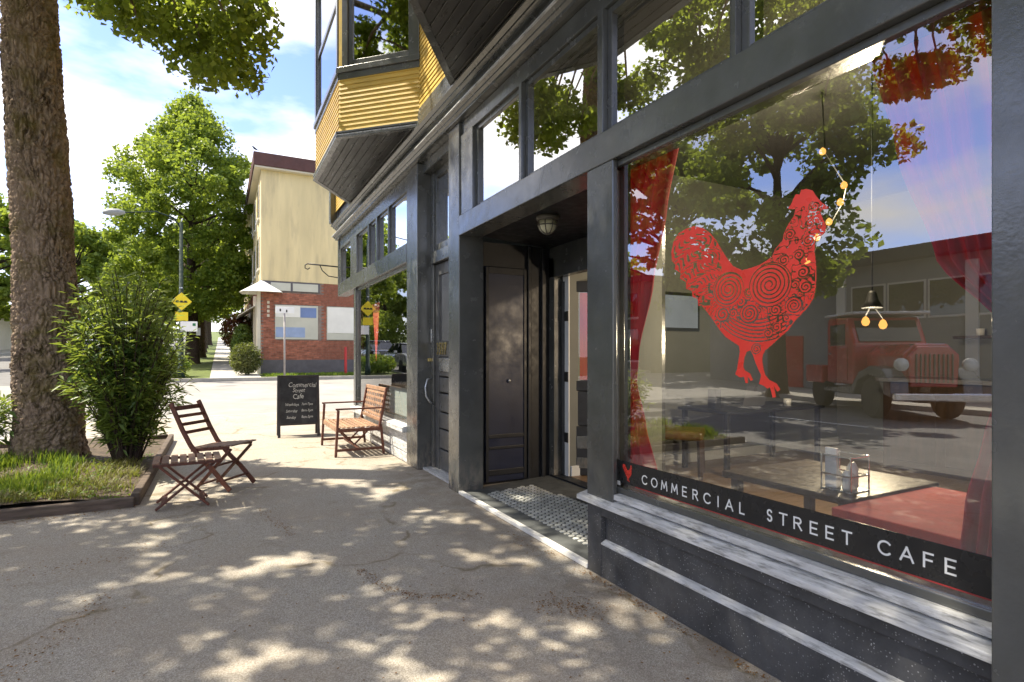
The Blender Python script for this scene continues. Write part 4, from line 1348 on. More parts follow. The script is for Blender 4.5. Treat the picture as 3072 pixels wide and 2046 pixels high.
def make_car(label, paint, loc, rz, group=None):
    t = local(thing('parked_car', label, 'car', loc, group, rz))
    body = [(-2.15, 0.35), (-2.2, 0.62), (-2.1, 0.86), (-1.2, 0.98), (1.55, 1.0), (2.1, 0.92), (2.2, 0.66), (2.15, 0.32)]
    b = MB().prism(body, 1.74, 'X', -0.87)
    o = b.build('body', paint, t, (0, 0, 0), 0.07, True)
    cab = MB()
    lo = [(-1.25, 0.97), (1.60, 0.99)]
    cab.add([(-0.80, -1.25, 0.97), (0.80, -1.25, 0.97), (0.80, 1.65, 0.98), (-0.80, 1.65, 0.98), (-0.62, -0.45, 1.44), (0.62, -0.45, 1.44), (0.62, 0.95, 1.46), (-0.62, 0.95, 1.46)],
            [(3, 2, 1, 0), (4, 5, 6, 7), (0, 1, 5, 4), (1, 2, 6, 5), (2, 3, 7, 6), (3, 0, 4, 7)])
    cab.build('cabin', 'dark_glass', t, (0, 0, 0), 0.03, False)
    MB().prism([(-0.52, 1.445), (1.0, 1.465), (0.9, 1.50), (-0.40, 1.49)], 1.26, 'X', -0.63).build('roof', paint, t, (0, 0, 0), 0.02, True)
    for x in (-0.80, 0.80):
        for y in (-1.35, 1.35):
            wheel(t, (x, y, 0.32), 0.32, 0.2)
    for s in (-1, 1):
        B(s * 0.62 - 0.17, s * 0.62 + 0.17, -2.19, -2.10, 0.66, 0.80).build('headlight', 'lens_clear', t, (0, 0, 0), 0.02)
        B(s * 0.66 - 0.15, s * 0.66 + 0.15, 2.12, 2.20, 0.70, 0.86).build('tail_light', 'lens_red', t, (0, 0, 0), 0.02)
        for y in (-0.35, 0.45):
            MB().bar((s * 0.72, y, 0.99), (s * 0.64, y + 0.05, 1.44), 0.05, 0.03).build('pillar', paint, t, (0, 0, 0))
        B(s * 0.95 - 0.08, s * 0.95 + 0.08, -0.72, -0.62, 0.98, 1.09).build('mirror', paint, t, (0, 0, 0), 0.02)
    return t

make_car('silver car parked at the kerb seen through the shrub', 'car_silver', (-4.15, 27.5, ground_z(27.5) - 0.14), 0)
make_car('dark car parked beyond the silver car under the street trees', 'car_dark', (-4.15, 34.0, ground_z(34) - 0.14), 0)
make_car('white car parked across the street at the far left edge', 'car_white', (-11.4, 30.5, ground_z(30.5) - 0.14), 0)

tk = local(thing('red_truck', 'old red truck with black fenders parked across the street, reflected in the window', 'truck', (-9.95, 6.68, -0.14), None, R(35)))
def tkp(name, b, m, bev=0.03, sm=False):
    return b.build(name, m, tk, (0, 0, 0), bev, sm)
tkp('hood', MB().prism([(-0.55, 0.85), (-0.60, 1.55), (-0.35, 1.80), (0.35, 1.80), (0.60, 1.55), (0.55, 0.85)], 1.75, 'Y', 0.25), 'truck_red', 0.05)
tkp('grille_shell', MB().prism([(-0.50, 0.80), (-0.54, 1.50), (-0.34, 1.74), (0.34, 1.74), (0.54, 1.50), (0.50, 0.80)], 0.10, 'Y', 0.16), 'truck_red', 0.03)
for k in range(9):
    tkp('grille_bar', B(-0.40 + k * 0.095, -0.37 + k * 0.095, 0.13, 0.159, 0.90, 1.56), 'lamp_cage', 0.005)
tkp('cab', MB().prism([(2.0, 0.75), (2.0, 1.85), (2.35, 2.55), (3.5, 2.6), (3.6, 2.45), (3.6, 0.75)], 1.8, 'X', -0.9), 'truck_red', 0.06)
tkp('windscreen', MB().prism([(2.02, 1.90), (1.985, 1.90), (2.28, 2.46), (2.315, 2.46)], 1.5, 'X', -0.75), 'dark_glass', 0)
tkp('roof_visor', B(-0.95, 0.95, 1.95, 3.65, 2.61, 2.68), 'sill_grey', 0.02)
for s in (-1, 1):
    tkp('side_window', B(min(s * 0.895, s * 0.915), max(s * 0.895, s * 0.915), 2.45, 3.35, 1.80, 2.38), 'dark_glass', 0.01)
    fpts = [(0.05, 0.55), (0.10, 0.95), (0.45, 1.22), (1.0, 1.28), (1.55, 1.12), (1.95, 0.75), (3.6, 0.62), (3.6, 0.5), (1.85, 0.52), (1.60, 0.90), (1.1, 1.05), (0.6, 0.98), (0.35, 0.6)]
    tkp('fender', MB().prism(fpts, 0.42, 'X', 0.56 if s > 0 else -0.98), 'black_paint', 0.03)
    h = tkp('headlight', MB().lathe([(0.02, 0.10), (0.09, 0.08), (0.15, 0.02), (0.15, -0.05), (0.02, -0.06)], (s * 0.72, 0.12, 1.32), 18, 'Y'), 'lens_clear', 0, True)
    d = tkp('door', B(min(s * 0.902, s * 0.93), max(s * 0.902, s * 0.93), 2.30, 3.45, 0.85, 1.76), 'truck_red', 0.02)
    B(min(s * 0.931, s * 0.95), max(s * 0.931, s * 0.95), 3.2, 3.36, 1.55, 1.60).build('handle', 'chrome', d, (0, 0, 0))
    wheel(tk, (s * 0.80, 1.05, 0.50), 0.50, 0.26, 'chrome')
    wheel(tk, (s * 0.80, 4.1, 0.50), 0.50, 0.26, 'chrome')
tkp('bumper', B(-1.0, 1.0, -0.18, -0.06, 0.50, 0.68), 'chrome', 0.03)
tkp('chassis', B(-0.45, 0.45, -0.05, 4.7, 0.46, 0.62), 'tyre', 0.02)
tkp('flat_bed', B(-1.0, 1.0, 3.70, 4.9, 0.72, 1.25), 'truck_red', 0.04)

# ------------------------------------------------------------------ folding chair, slatted stool, chalkboard, bench
def obj_local(parent):
    def f(name, b, m, bev=0.004, sm=False):
        return b.build(name, m, parent, (0, 0, 0), bev, sm)
    return f

# folding chair: +x is the way it faces
ch = local(thing('folding_chair', 'dark wooden folding chair with slatted back beside the planted tree bed', 'chair', (0.035, 6.64, 0.0), None, R(-37)))
p = obj_local(ch)
for s in (-1, 1):
    y = s * 0.20
    # back post runs on down to the front foot, curved at the seat
    pts = [(-0.46, 0.90), (-0.40, 0.78), (-0.32, 0.62), (-0.23, 0.47), (-0.10, 0.33), (0.05, 0.20), (0.22, 0.02)]
    b = MB()
    n = len(pts)
    out = []
    for i, (x, z) in enumerate(pts):
        d = Vector((pts[min(i + 1, n - 1)][0] - pts[max(i - 1, 0)][0], pts[min(i + 1, n - 1)][1] - pts[max(i - 1, 0)][1])).normalized()
        out.append((x + d.y * 0.023, z - d.x * 0.023, x - d.y * 0.023, z + d.x * 0.023))
    vs = []
    for a, c, e, g in out:
        vs += [(a, y - 0.011, c), (a, y + 0.011, c), (e, y + 0.011, g), (e, y - 0.011, g)]
    fs = [(0, 1, 2, 3), (4 * n - 1, 4 * n - 2, 4 * n - 3, 4 * n - 4)]
    for i in range(n - 1):
        for k in range(4):
            fs.append((4 * i + k, 4 * i + 4 + k, 4 * i + 4 + (k + 1) % 4, 4 * i + (k + 1) % 4))
    b.add(vs, fs)
    p('back_post', b, 'red_wood', 0.004)
    yi = s * 0.165
    p('leg', MB().bar((0.20, yi, 0.435), (-0.20, yi, 0.012), 0.022, 0.045, (0, 1, 0)), 'red_wood')
    p('seat_rail', MB().bar((-0.235, s * 0.185, 0.415), (0.20, s * 0.185, 0.455), 0.018, 0.03), 'red_wood')
for k in range(4):
    t = 0.03 + k * 0.075
    x, z = -0.45 + t * 0.62, 0.875 - t * 1.08
    p('back_slat', MB().bar((x, -0.19, z), (x, 0.19, z), 0.012, 0.05 if k == 0 else 0.036, (-0.5, 0, 0.86)), 'red_wood')
for k in range(7):
    x = -0.215 + k * 0.072
    z = 0.436 + (x + 0.235) / 0.435 * 0.04
    p('seat_slat', MB().bar((x, -0.205, z), (x, 0.205, z), 0.052, 0.014), 'grey_wood')
p('stretcher', MB().bar((0.13, -0.19, 0.115), (0.13, 0.19, 0.115), 0.03, 0.018), 'red_wood')
p('stretcher', MB().bar((-0.155, -0.155, 0.06), (-0.155, 0.155, 0.06), 0.03, 0.018), 'red_wood')
p('stretcher', MB().bar((-0.02, -0.19, 0.245), (-0.02, 0.19, 0.245), 0.03, 0.018), 'red_wood')

# slatted folding stool / side table
so = local(thing('slatted_table', 'low slatted wooden folding table on crossed legs in front of the chair', 'table', (-0.27, 6.06, 0.0), None, R(3)))
p = obj_local(so)
for k in range(8):
    x = -0.245 + k * 0.070
    p('slat', MB().bar((x, -0.215, 0.432), (x, 0.215, 0.432), 0.056, 0.015), 'grey_wood')
for s in (-1, 1):
    p('rail', MB().bar((-0.27, s * 0.20, 0.412), (0.27, s * 0.20, 0.412), 0.018, 0.024), 'red_wood')
    p('leg', MB().bar((-0.22, s * 0.175, 0.40), (0.17, s * 0.175, 0.012), 0.020, 0.045, (0, 1, 0)), 'red_wood')
    p('leg', MB().bar((0.22, s * 0.150, 0.40), (-0.25, s * 0.150, 0.012), 0.020, 0.045, (0, 1, 0)), 'red_wood')
p('stretcher', MB().bar((0.12, -0.17, 0.065), (0.12, 0.17, 0.065), 0.045, 0.018), 'red_wood')
p('stretcher', MB().bar((-0.185, -0.145, 0.065), (-0.185, 0.145, 0.065), 0.045, 0.018), 'red_wood')

# A-frame chalkboard
cb = local(thing('chalkboard_sign', 'black A-frame chalkboard with handwritten opening hours near the corner', 'chalkboard', (1.20, 10.15, 0.0), None, R(-2)))
p = obj_local(cb)
TH = math.atan2(0.16, 1.06)
def lean(b, back=False):
    s = -1 if back else 1
    vs = []
    for x, y, z in b.v:
        yy, zz2 = y, z
        a = TH * s
        Y = yy * math.cos(a) + zz2 * math.sin(a)
        Z = -yy * math.sin(a) + zz2 * math.cos(a)
        vs.append((x, Y + (0.33 if back else 0.0), Z))
    b.v = vs
    return b
for back in (False, True):
    for s in (-1, 1):
        p('leg', lean(B(min(s * 0.295, s * 0.34), max(s * 0.295, s * 0.34), -0.012, 0.012, 0.0, 1.062), back), 'board_frame')
    p('rail', lean(B(-0.294, 0.294, -0.011, 0.011, 1.018, 1.06), back), 'board_frame')
    p('rail', lean(B(-0.294, 0.294, -0.011, 0.011, 0.20, 0.235), back), 'board_frame')
    bd = p('slate', lean(B(-0.294, 0.294, -0.004, 0.004, 0.236, 1.017), back), 'chalkboard', 0)
p('top_hinge', lean(B(-0.15, -0.08, 0.0125, 0.03, 1.03, 1.06)), 'steel', 0.002)
CH = [('Commercial', -0.17, 0.855, 0.115, 0.25), ('Street', -0.10, 0.765, 0.10, 0.3), ('Cafe', -0.10, 0.655, 0.12, 0.2), ('Weekdays', -0.22, 0.535, 0.066, 0.2), ('7am-7pm', 0.04, 0.54, 0.062, 0.25),
      ('Saturday', -0.21, 0.425, 0.066, 0.25), ('8am-7pm', 0.04, 0.43, 0.062, 0.2), ('Sunday', -0.20, 0.315, 0.066, 0.22), ('8am-5pm', 0.04, 0.32, 0.062, 0.2)]
for i, (tx, x, z, sz, shr) in enumerate(CH):
    me = text_mesh(tx, sz, shear=shr, extrude=0.0006)
    rg = random.Random(i + 2)
    for v in me.vertices:
        v.co.x *= 0.80
        v.co.y += 0.006 * math.sin(v.co.x * 40 + i) * (1 if sz > 0.07 else 0.5)
    o = link('chalk_line', me, 'chalk', cb, (0, 0, 0))
    o.rotation_euler = (R(90) - TH, 0, 0)
    o.location = (x, z * math.sin(TH) - 0.0056, z * math.cos(TH))

# wooden two-seat bench against the shop window: front towards -x
bn = local(thing('garden_bench', 'slatted reddish wooden bench with arm loops against the shop window', 'bench', (1.40, 8.45, 0.0)))
p = obj_local(bn)
for s in (-1, 1):
    y = s * 0.58
    p('leg', MB().bar((0.0, y, 0.0), (0.035, y, 0.64), 0.032, 0.04, (0, 1, 0)), 'red_wood')
    p('leg', MB().bar((0.66, y, 0.0), (0.62, y, 0.42), 0.032, 0.04, (0, 1, 0)), 'red_wood')
    p('back_post', MB().bar((0.60, y, 0.38), (0.70, y, 0.93), 0.032, 0.04, (0, 1, 0)), 'red_wood')
    p('armrest', MB().bar((0.0, y, 0.655), (0.655, y, 0.655), 0.045, 0.022), 'red_wood')
    p('side_rail', MB().bar((0.02, y, 0.36), (0.63, y, 0.36), 0.026, 0.05), 'red_wood')
    p('side_stretcher', MB().bar((0.015, y, 0.09), (0.65, y, 0.09), 0.026, 0.035), 'red_wood')
p('front_rail', MB().bar((0.03, -0.56, 0.36), (0.03, 0.56, 0.36), 0.03, 0.05), 'orange_wood')
p('back_rail', MB().bar((0.695, -0.57, 0.905), (0.695, 0.57, 0.905), 0.028, 0.055), 'orange_wood')
p('back_rail', MB().bar((0.62, -0.57, 0.48), (0.62, 0.57, 0.48), 0.028, 0.045), 'orange_wood')
for k in range(9):
    x = 0.045 + k * 0.066
    p('seat_slat', MB().bar((x, -0.57, 0.395), (x, 0.57, 0.395), 0.046, 0.016), 'orange_wood')
for k in range(5):
    t = 0.16 + k * 0.165
    p('back_slat', MB().bar((0.625 + t * 0.085, -0.565, 0.46 + t * 0.47), (0.625 + t * 0.085, 0.565, 0.46 + t * 0.47), 0.012, 0.035, (0.17, 0, 1)), 'orange_wood')
for k in range(10):
    y = -0.5 + k * 0.111
    p('back_bar', MB().bar((0.636, y, 0.49), (0.704, y, 0.89), 0.034, 0.012, (1, 0, 0)), 'orange_wood')
p('centre_stretcher', MB().bar((0.33, -0.56, 0.09), (0.33, 0.56, 0.09), 0.03, 0.03), 'red_wood')
for y in (-0.2, 0.2):
    p('brace', MB().bar((0.10, y, 0.35), (0.33, y, 0.10), 0.022, 0.03, (0, 1, 0)), 'red_wood')
    p('brace', MB().bar((0.58, y, 0.35), (0.33, y, 0.10), 0.022, 0.03, (0, 1, 0)), 'red_wood')
# folded newspaper / mat on the far seat
ct = tag(B(1.50, 1.82, 8.40, 8.86, 0.404, 0.445).build('seat_cushion', 'white_wall', None, (1.66, 8.63, 0.404), 0.018), 'pale flat cushion lying on the slatted bench seat', 'cushion') if False else None

# ------------------------------------------------------------------ cafe interior
def curtain(name, label, rows, folds, x, amp, seed):
    """rows: (z, y_left, y_right, pinch)"""
    zs = [r[0] for r in rows]
    N, Mz = 70, 46
    V, Q = [], []
    rg = np.random.default_rng(seed)
    ph = rg.random(folds + 1) * 6
    for j in range(Mz + 1):
        z = zs[0] + (zs[-1] - zs[0]) * j / Mz
        k = 0
        while k < len(rows) - 2 and z < rows[k + 1][0]:
            k += 1
        t = (z - rows[k][0]) / (rows[k + 1][0] - rows[k][0])
        t = t * t * (3 - 2 * t) * 0.5 + t * 0.5
        yl = rows[k][1] + (rows[k + 1][1] - rows[k][1]) * t
        yr = rows[k][2] + (rows[k + 1][2] - rows[k][2]) * t
        am = rows[k][3] + (rows[k + 1][3] - rows[k][3]) * t
        for i in range(N + 1):
            s = i / N
            w = math.sin(s * folds * math.pi * 2 + ph[0] + 0.5 * math.sin(z * 2 + s * 3)) + 0.4 * math.sin(s * folds * 4.3 + ph[1] + z)
            V.append((x + am * amp * w, yl + (yr - yl) * s, z))
    for j in range(Mz):
        for i in range(N):
            a = j * (N + 1) + i
            Q.append((a, a + 1, a + N + 2, a + N + 1))
    org = (x, rows[-1][1], rows[-1][0])
    me = np_mesh(name, np.array(V) - np.array(org), np.array(Q))
    o = link(name, me, 'red_curtain', None, org, smooth=True, solid=0.003)
    return tag(o, label, 'curtain')

curtain('curtain', 'red tied-back curtain at the left side of the rooster window',
        [(2.78, 2.82, 2.49, 1.0), (2.30, 2.97, 2.61, 0.9), (1.86, 3.03, 2.72, 0.7), (1.42, 3.05, 2.85, 0.45), (1.22, 3.05, 2.87, 0.4), (0.95, 3.05, 2.79, 0.6), (0.60, 3.05, 2.67, 0.9)], 6, 2.41, 0.042, 1)
curtain('curtain', 'wide red curtain swept to the right side of the rooster window',
        [(2.78, 1.42, 0.70, 1.0), (2.20, 1.285, 0.72, 0.95), (1.76, 1.135, 0.74, 0.8), (1.50, 0.93, 0.76, 0.5), (1.35, 0.92, 0.76, 0.45), (1.10, 0.98, 0.74, 0.7), (0.87, 1.03, 0.72, 0.9), (0.42, 1.08, 0.70, 1.0)], 9, 2.42, 0.05, 2)

def table(name, label, x0, x1, y0, y1, h, m, legs=True, z0=0.046):
    t = thing(name, label, 'table', ((x0 + x1) / 2, (y0 + y1) / 2, z0))
    og = ORG[t.name]
    B(x0, x1, y0, y1, h - 0.035, h).build('tabletop', m, t, og, 0.006)
    for x in (x0 + 0.06, x1 - 0.06):
        for y in (y0 + 0.06, y1 - 0.06):
            B(x - 0.025, x + 0.025, y - 0.025, y + 0.025, z0, h - 0.036).build('leg', m, t, og, 0.004)
    return t

table('cafe_table', 'dark wooden table just inside the rooster window', 2.62, 3.40, 1.58, 2.34, 0.72, 'dark_wood')
table('window_table', 'table under a red cloth at the right of the rooster window', 2.50, 3.30, 0.66, 1.54, 0.70, 'dark_wood')
rc = MB()
rc.box(2.47, 3.33, 0.63, 1.57, 0.701, 0.707)
rc.box(2.462, 2.469, 0.63, 1.57, 0.40, 0.707)
rc.box(2.47, 3.33, 1.571, 1.578, 0.40, 0.707)
rc.box(3.331, 3.338, 0.63, 1.57, 0.40, 0.707)
tag(rc.build('tablecloth', 'red_cloth', None, (2.9, 1.1, 0.40), 0.003), 'plain red cloth over the table at the right of the window', 'tablecloth')
lt = table('back_table', 'low dark table along the rear wall holding a laptop and a mug', 4.9, 6.6, 4.30, 5.05, 0.78, 'black_matte')
lap = thing('laptop', 'open grey laptop on the rear cafe table', 'laptop', (5.65, 4.75, 0.781))
B(5.45, 5.83, 4.58, 4.84, 0.781, 0.797).build('base', 'laptop_grey', lap, ORG[lap.name], 0.004)
MB().add([(5.45, 4.57, 0.797), (5.83, 4.57, 0.797), (5.83, 4.50, 1.04), (5.45, 4.50, 1.04), (5.45, 4.562, 0.797), (5.83, 4.562, 0.797), (5.83, 4.492, 1.04), (5.45, 4.492, 1.04)],
         [(0, 1, 2, 3), (7, 6, 5, 4), (0, 4, 5, 1), (1, 5, 6, 2), (2, 6, 7, 3), (3, 7, 4, 0)]).build('screen', 'laptop_grey', lap, ORG[lap.name])
mug = thing('coffee_mug', 'white coffee mug on the rear cafe table below the rooster', 'mug', (6.1, 4.45, 0.781))
MB().lathe([(0.025, 0.781), (0.04, 0.783), (0.045, 0.87), (0.040, 0.87), (0.036, 0.80), (0.005, 0.795)], (6.1, 4.45, 0), 18).build('cup', 'ceramic', mug, ORG[mug.name], smooth=True)
MB().tube([(6.06, 4.43, 0.85), (6.03, 4.415, 0.845), (6.025, 4.41, 0.82), (6.06, 4.43, 0.80)], 0.006, 8).build('handle', 'ceramic', mug, ORG[mug.name], smooth=True)
bx = tag(B(5.05, 5.14, 4.6, 4.72, 0.781, 1.0).build('menu_box', 'black_matte', None, (5.1, 4.66, 0.781), 0.004), 'upright black menu holder left of the laptop', 'box')

# wooden dining chair against the left wall
ic = local(thing('dining_chair', 'brown leather-backed dining chair inside, left of the rear table', 'chair', (4.62, 4.72, 0.046), None, R(-50)))
p = obj_local(ic)
for x, y in ((-0.22, -0.2), (-0.22, 0.2), (0.22, -0.2), (0.22, 0.2)):
    p('leg', MB().bar((x * 1.06, y * 1.06, 0), (x, y, 0.42), 0.04, 0.04), 'dark_wood')
p('seat', B(-0.26, 0.26, -0.25, 0.25, 0.42, 0.52), 'leather_brown', 0.03)
p('backrest', MB().add([(-0.24, -0.25, 0.52), (-0.24, 0.25, 0.52), (-0.36, 0.27, 1.02), (-0.36, -0.27, 1.02), (-0.17, -0.25, 0.52), (-0.17, 0.25, 0.52), (-0.29, 0.27, 1.02), (-0.29, -0.27, 1.02)],
                       [(0, 1, 2, 3), (7, 6, 5, 4), (0, 4, 5, 1), (1, 5, 6, 2), (2, 6, 7, 3), (3, 7, 4, 0)]), 'leather_brown', 0.025)
sc_ = thing('service_counter', 'dark panelled service counter at the back of the cafe', 'counter', (7.4, 2.2, 0.046))
B(7.1, 7.7, 0.4, 3.9, 0.046, 1.08).build('front', 'dark_wood', sc_, ORG[sc_.name], 0.01)
B(7.04, 7.76, 0.34, 3.96, 1.081, 1.13).build('worktop', 'laptop_grey', sc_, ORG[sc_.name], 0.008)
for k in range(6):
    B(7.085, 7.0995, 0.48 + k * 0.57, 0.96 + k * 0.57, 0.16, 0.96).build('panel', 'dark_wood', sc_, ORG[sc_.name], 0.006)
sh_ = thing('wall_shelf', 'wooden wall shelf with white cups behind the service counter', 'shelf', (8.2, 2.0, 1.6))
B(8.05, 8.299, 0.6, 3.6, 1.60, 1.635).build('board', 'dark_wood', sh_, ORG[sh_.name], 0.004)
for k in range(9):
    c_ = MB().lathe([(0.025, 1.636), (0.04, 1.638), (0.045, 1.72), (0.040, 1.72), (0.036, 1.655), (0.005, 1.65)], (8.17, 0.8 + k * 0.32, 0), 14)
    tag(c_.build('cup', 'ceramic', None, (8.17, 0.8 + k * 0.32, 1.636), smooth=True), 'white cup on the shelf behind the service counter', 'cup', 'white cups on the cafe shelf')
# napkin and sugar caddy
cd = thing('condiment_caddy', 'clear caddy of napkins and small jars on the window table', 'caddy', (2.80, 1.72, 0.721))
oc = ORG[cd.name]
B(2.72, 2.88, 1.64, 1.80, 0.721, 0.727).build('tray', 'steel', cd, oc, 0.002)
for x, y in ((2.725, 1.645), (2.875, 1.645), (2.725, 1.795), (2.875, 1.795)):
    MB().tube([(x, y, 0.727), (x, y, 0.90)], 0.004, 6).build('rod', 'chrome', cd, oc)
for z in (0.80, 0.895):
    MB().tube([(2.725, 1.645, z), (2.875, 1.645, z), (2.875, 1.795, z), (2.725, 1.795, z), (2.725, 1.645, z)], 0.004, 6).build('wire', 'chrome', cd, oc)
for x, y, h in ((2.76, 1.68, 0.10), (2.83, 1.70, 0.13), (2.79, 1.76, 0.09)):
    j = MB().lathe([(0.022, 0.728), (0.026, 0.74), (0.026, 0.728 + h * 0.8), (0.012, 0.728 + h), (0.002, 0.728 + h)], (x, y, 0), 12).build('jar', 'ceramic', cd, oc, smooth=True)
B(2.745, 2.765, 1.73, 1.79, 0.728, 0.93).build('napkins', 'ceramic', cd, oc, 0.003)
# framed picture on the rear wall
pf = thing('framed_picture', 'dark framed picture on the grey wall behind the rooster tail', 'picture', (5.1, 5.21, 1.7))
B(4.78, 5.42, 5.195, 5.217, 1.70, 2.18).build('frame', 'black_matte', pf, ORG[pf.name], 0.004)
B(4.82, 5.38, 5.188, 5.1945, 1.74, 2.14).build('print', 'panel_pale_blue', pf, ORG[pf.name])
# glowing bulbs
cord = [(4.5, 2.96, 3.62), (4.5, 2.93, 3.10), (4.5, 2.75, 2.77), (4.5, 2.78, 2.64), (4.5, 2.875, 2.50), (4.5, 2.98, 2.39), (4.5, 3.07, 2.20)]
sl = thing('bulb_string', 'string of small glowing bulbs hanging inside behind the rooster head', 'string lights', (4.5, 2.9, 3.62))
MB().tube(cord, 0.006, 6).build('cord', 'black_matte', sl, ORG[sl.name])
for c in cord[1:]:
    MB().lathe([(0.003, 0.035), (0.02, 0.02), (0.026, 0.0), (0.02, -0.02), (0.003, -0.028)], (c[0] - 0.035, c[1], c[2]), 12).build('bulb', 'bulb_glow', sl, ORG[sl.name], smooth=True)
pl = thing('pendant_lamp', 'black pendant lamp with two glowing bulbs inside the cafe', 'lamp', (4.5, 2.55, 3.64))
MB().tube([(4.5, 2.55, 3.64), (4.5, 2.55, 1.88)], 0.006, 6).build('cord', 'black_matte', pl, ORG[pl.name])
MB().lathe([(0.02, 1.90), (0.03, 1.88), (0.045, 1.82), (0.075, 1.77), (0.07, 1.765), (0.04, 1.80), (0.02, 1.86)], (4.5, 2.55, 0), 28).build('shade', 'black_matte', pl, ORG[pl.name], smooth=True)
for y, z in ((2.60, 1.66), (2.47, 1.63)):
    MB().lathe([(0.004, 0.045), (0.02, 0.03), (0.030, 0.0), (0.02, -0.025), (0.003, -0.032)], (4.5, y, z), 14).build('bulb', 'bulb_glow', pl, ORG[pl.name], smooth=True)
    MB().tube([(4.5, 2.55, 1.80), (4.5, y, z + 0.05)], 0.005, 6).build('bulb_stem', 'black_matte', pl, ORG[pl.name])
def bulb_light(loc, e):
    d = bpy.data.lights.new('bulb_light', 'POINT')
    d.energy = e
    d.color = (1.0, 0.78, 0.52)
    d.shadow_soft_size = 0.06
    o = bpy.data.objects.new('bulb_light', d)
    COL.objects.link(o)
    o.location = loc
bulb_light((4.42, 2.53, 1.56), 24)
bulb_light((4.36, 2.85, 2.7), 24)
# left shop: hanging poster, counter and a dark cabinet
MBp = MB()
tag(MB().prism([(9.95, 2.3), (9.45, 2.3), (9.55, 1.75), (9.68, 1.3), (9.80, 1.75)], 0.01, 'X', 2.40).build('hanging_banner', 'poster_red', None, (2.40, 9.7, 1.3)), 'narrow red banner hanging in the left shop window', 'banner')
cab = thing('tall_cabinet', 'tall dark cabinet inside the left shop window', 'cabinet', (3.1, 7.35, 0.046))
B(2.75, 3.4, 6.95, 7.75, 0.046, 2.2).build('carcass', 'interior_dark', cab, ORG[cab.name], 0.01)
B(2.735, 2.749, 6.99, 7.71, 0.12, 2.12).build('door', 'dark_wood', cab, ORG[cab.name], 0.004)
ctr = thing('shop_counter', 'white counter inside the left shop window', 'counter', (3.4, 9.2, 0.046))
B(2.75, 3.5, 8.3, 10.1, 0.046, 0.85).build('front', 'interior_white', ctr, ORG[ctr.name], 0.004)
B(2.70, 3.55, 8.26, 10.14, 0.851, 0.90).build('worktop', 'dark_wood', ctr, ORG[ctr.name], 0.006)

# ------------------------------------------------------------------ vegetation
def leaves(C, N, per, spread, size, rng, aspect=0.8, up=0.55, flat=0.75, fold=0.25):
    """leaf blades around cluster centres C; N[k] radius of each cluster"""
    C = np.asarray(C, float)
    n = len(C) * per
    idx = np.repeat(np.arange(len(C)), per)
    d = rng.normal(size=(n, 3))
    d /= np.linalg.norm(d, axis=1)[:, None]
    r = rng.random(n) ** 0.45
    P = C[idx] + d * (r * np.asarray(N)[idx])[:, None] * np.array([1, 1, flat]) * spread
    nr = rng.normal(size=(n, 3))
    nr /= np.linalg.norm(nr, axis=1)[:, None]
    nr = nr * (1 - up) + np.array([0, 0, 1.0]) * up + d * 0.25
    nr /= np.linalg.norm(nr, axis=1)[:, None]
    t = rng.normal(size=(n, 3))
    t -= nr * (t * nr).sum(1)[:, None]
    t /= np.linalg.norm(t, axis=1)[:, None]
    b = np.cross(nr, t)
    s = size * (0.6 + 0.8 * rng.random(n))[:, None]
    w = s * aspect * 0.5
    p0 = P - t * s * 0.5
    p1 = P + b * w - t * s * 0.05 + nr * w * fold
    p2 = P + t * s * 0.5
    p3 = P - b * w - t * s * 0.05 + nr * w * fold
    V = np.stack([p0, p1, p2, p3], 1).reshape(-1, 3)
    q = np.arange(n)[:, None] * 4
    Fc = np.concatenate([q + np.array([0, 1, 2]), q + np.array([0, 2, 3])], 1).reshape(-1, 3)
    return V, Fc

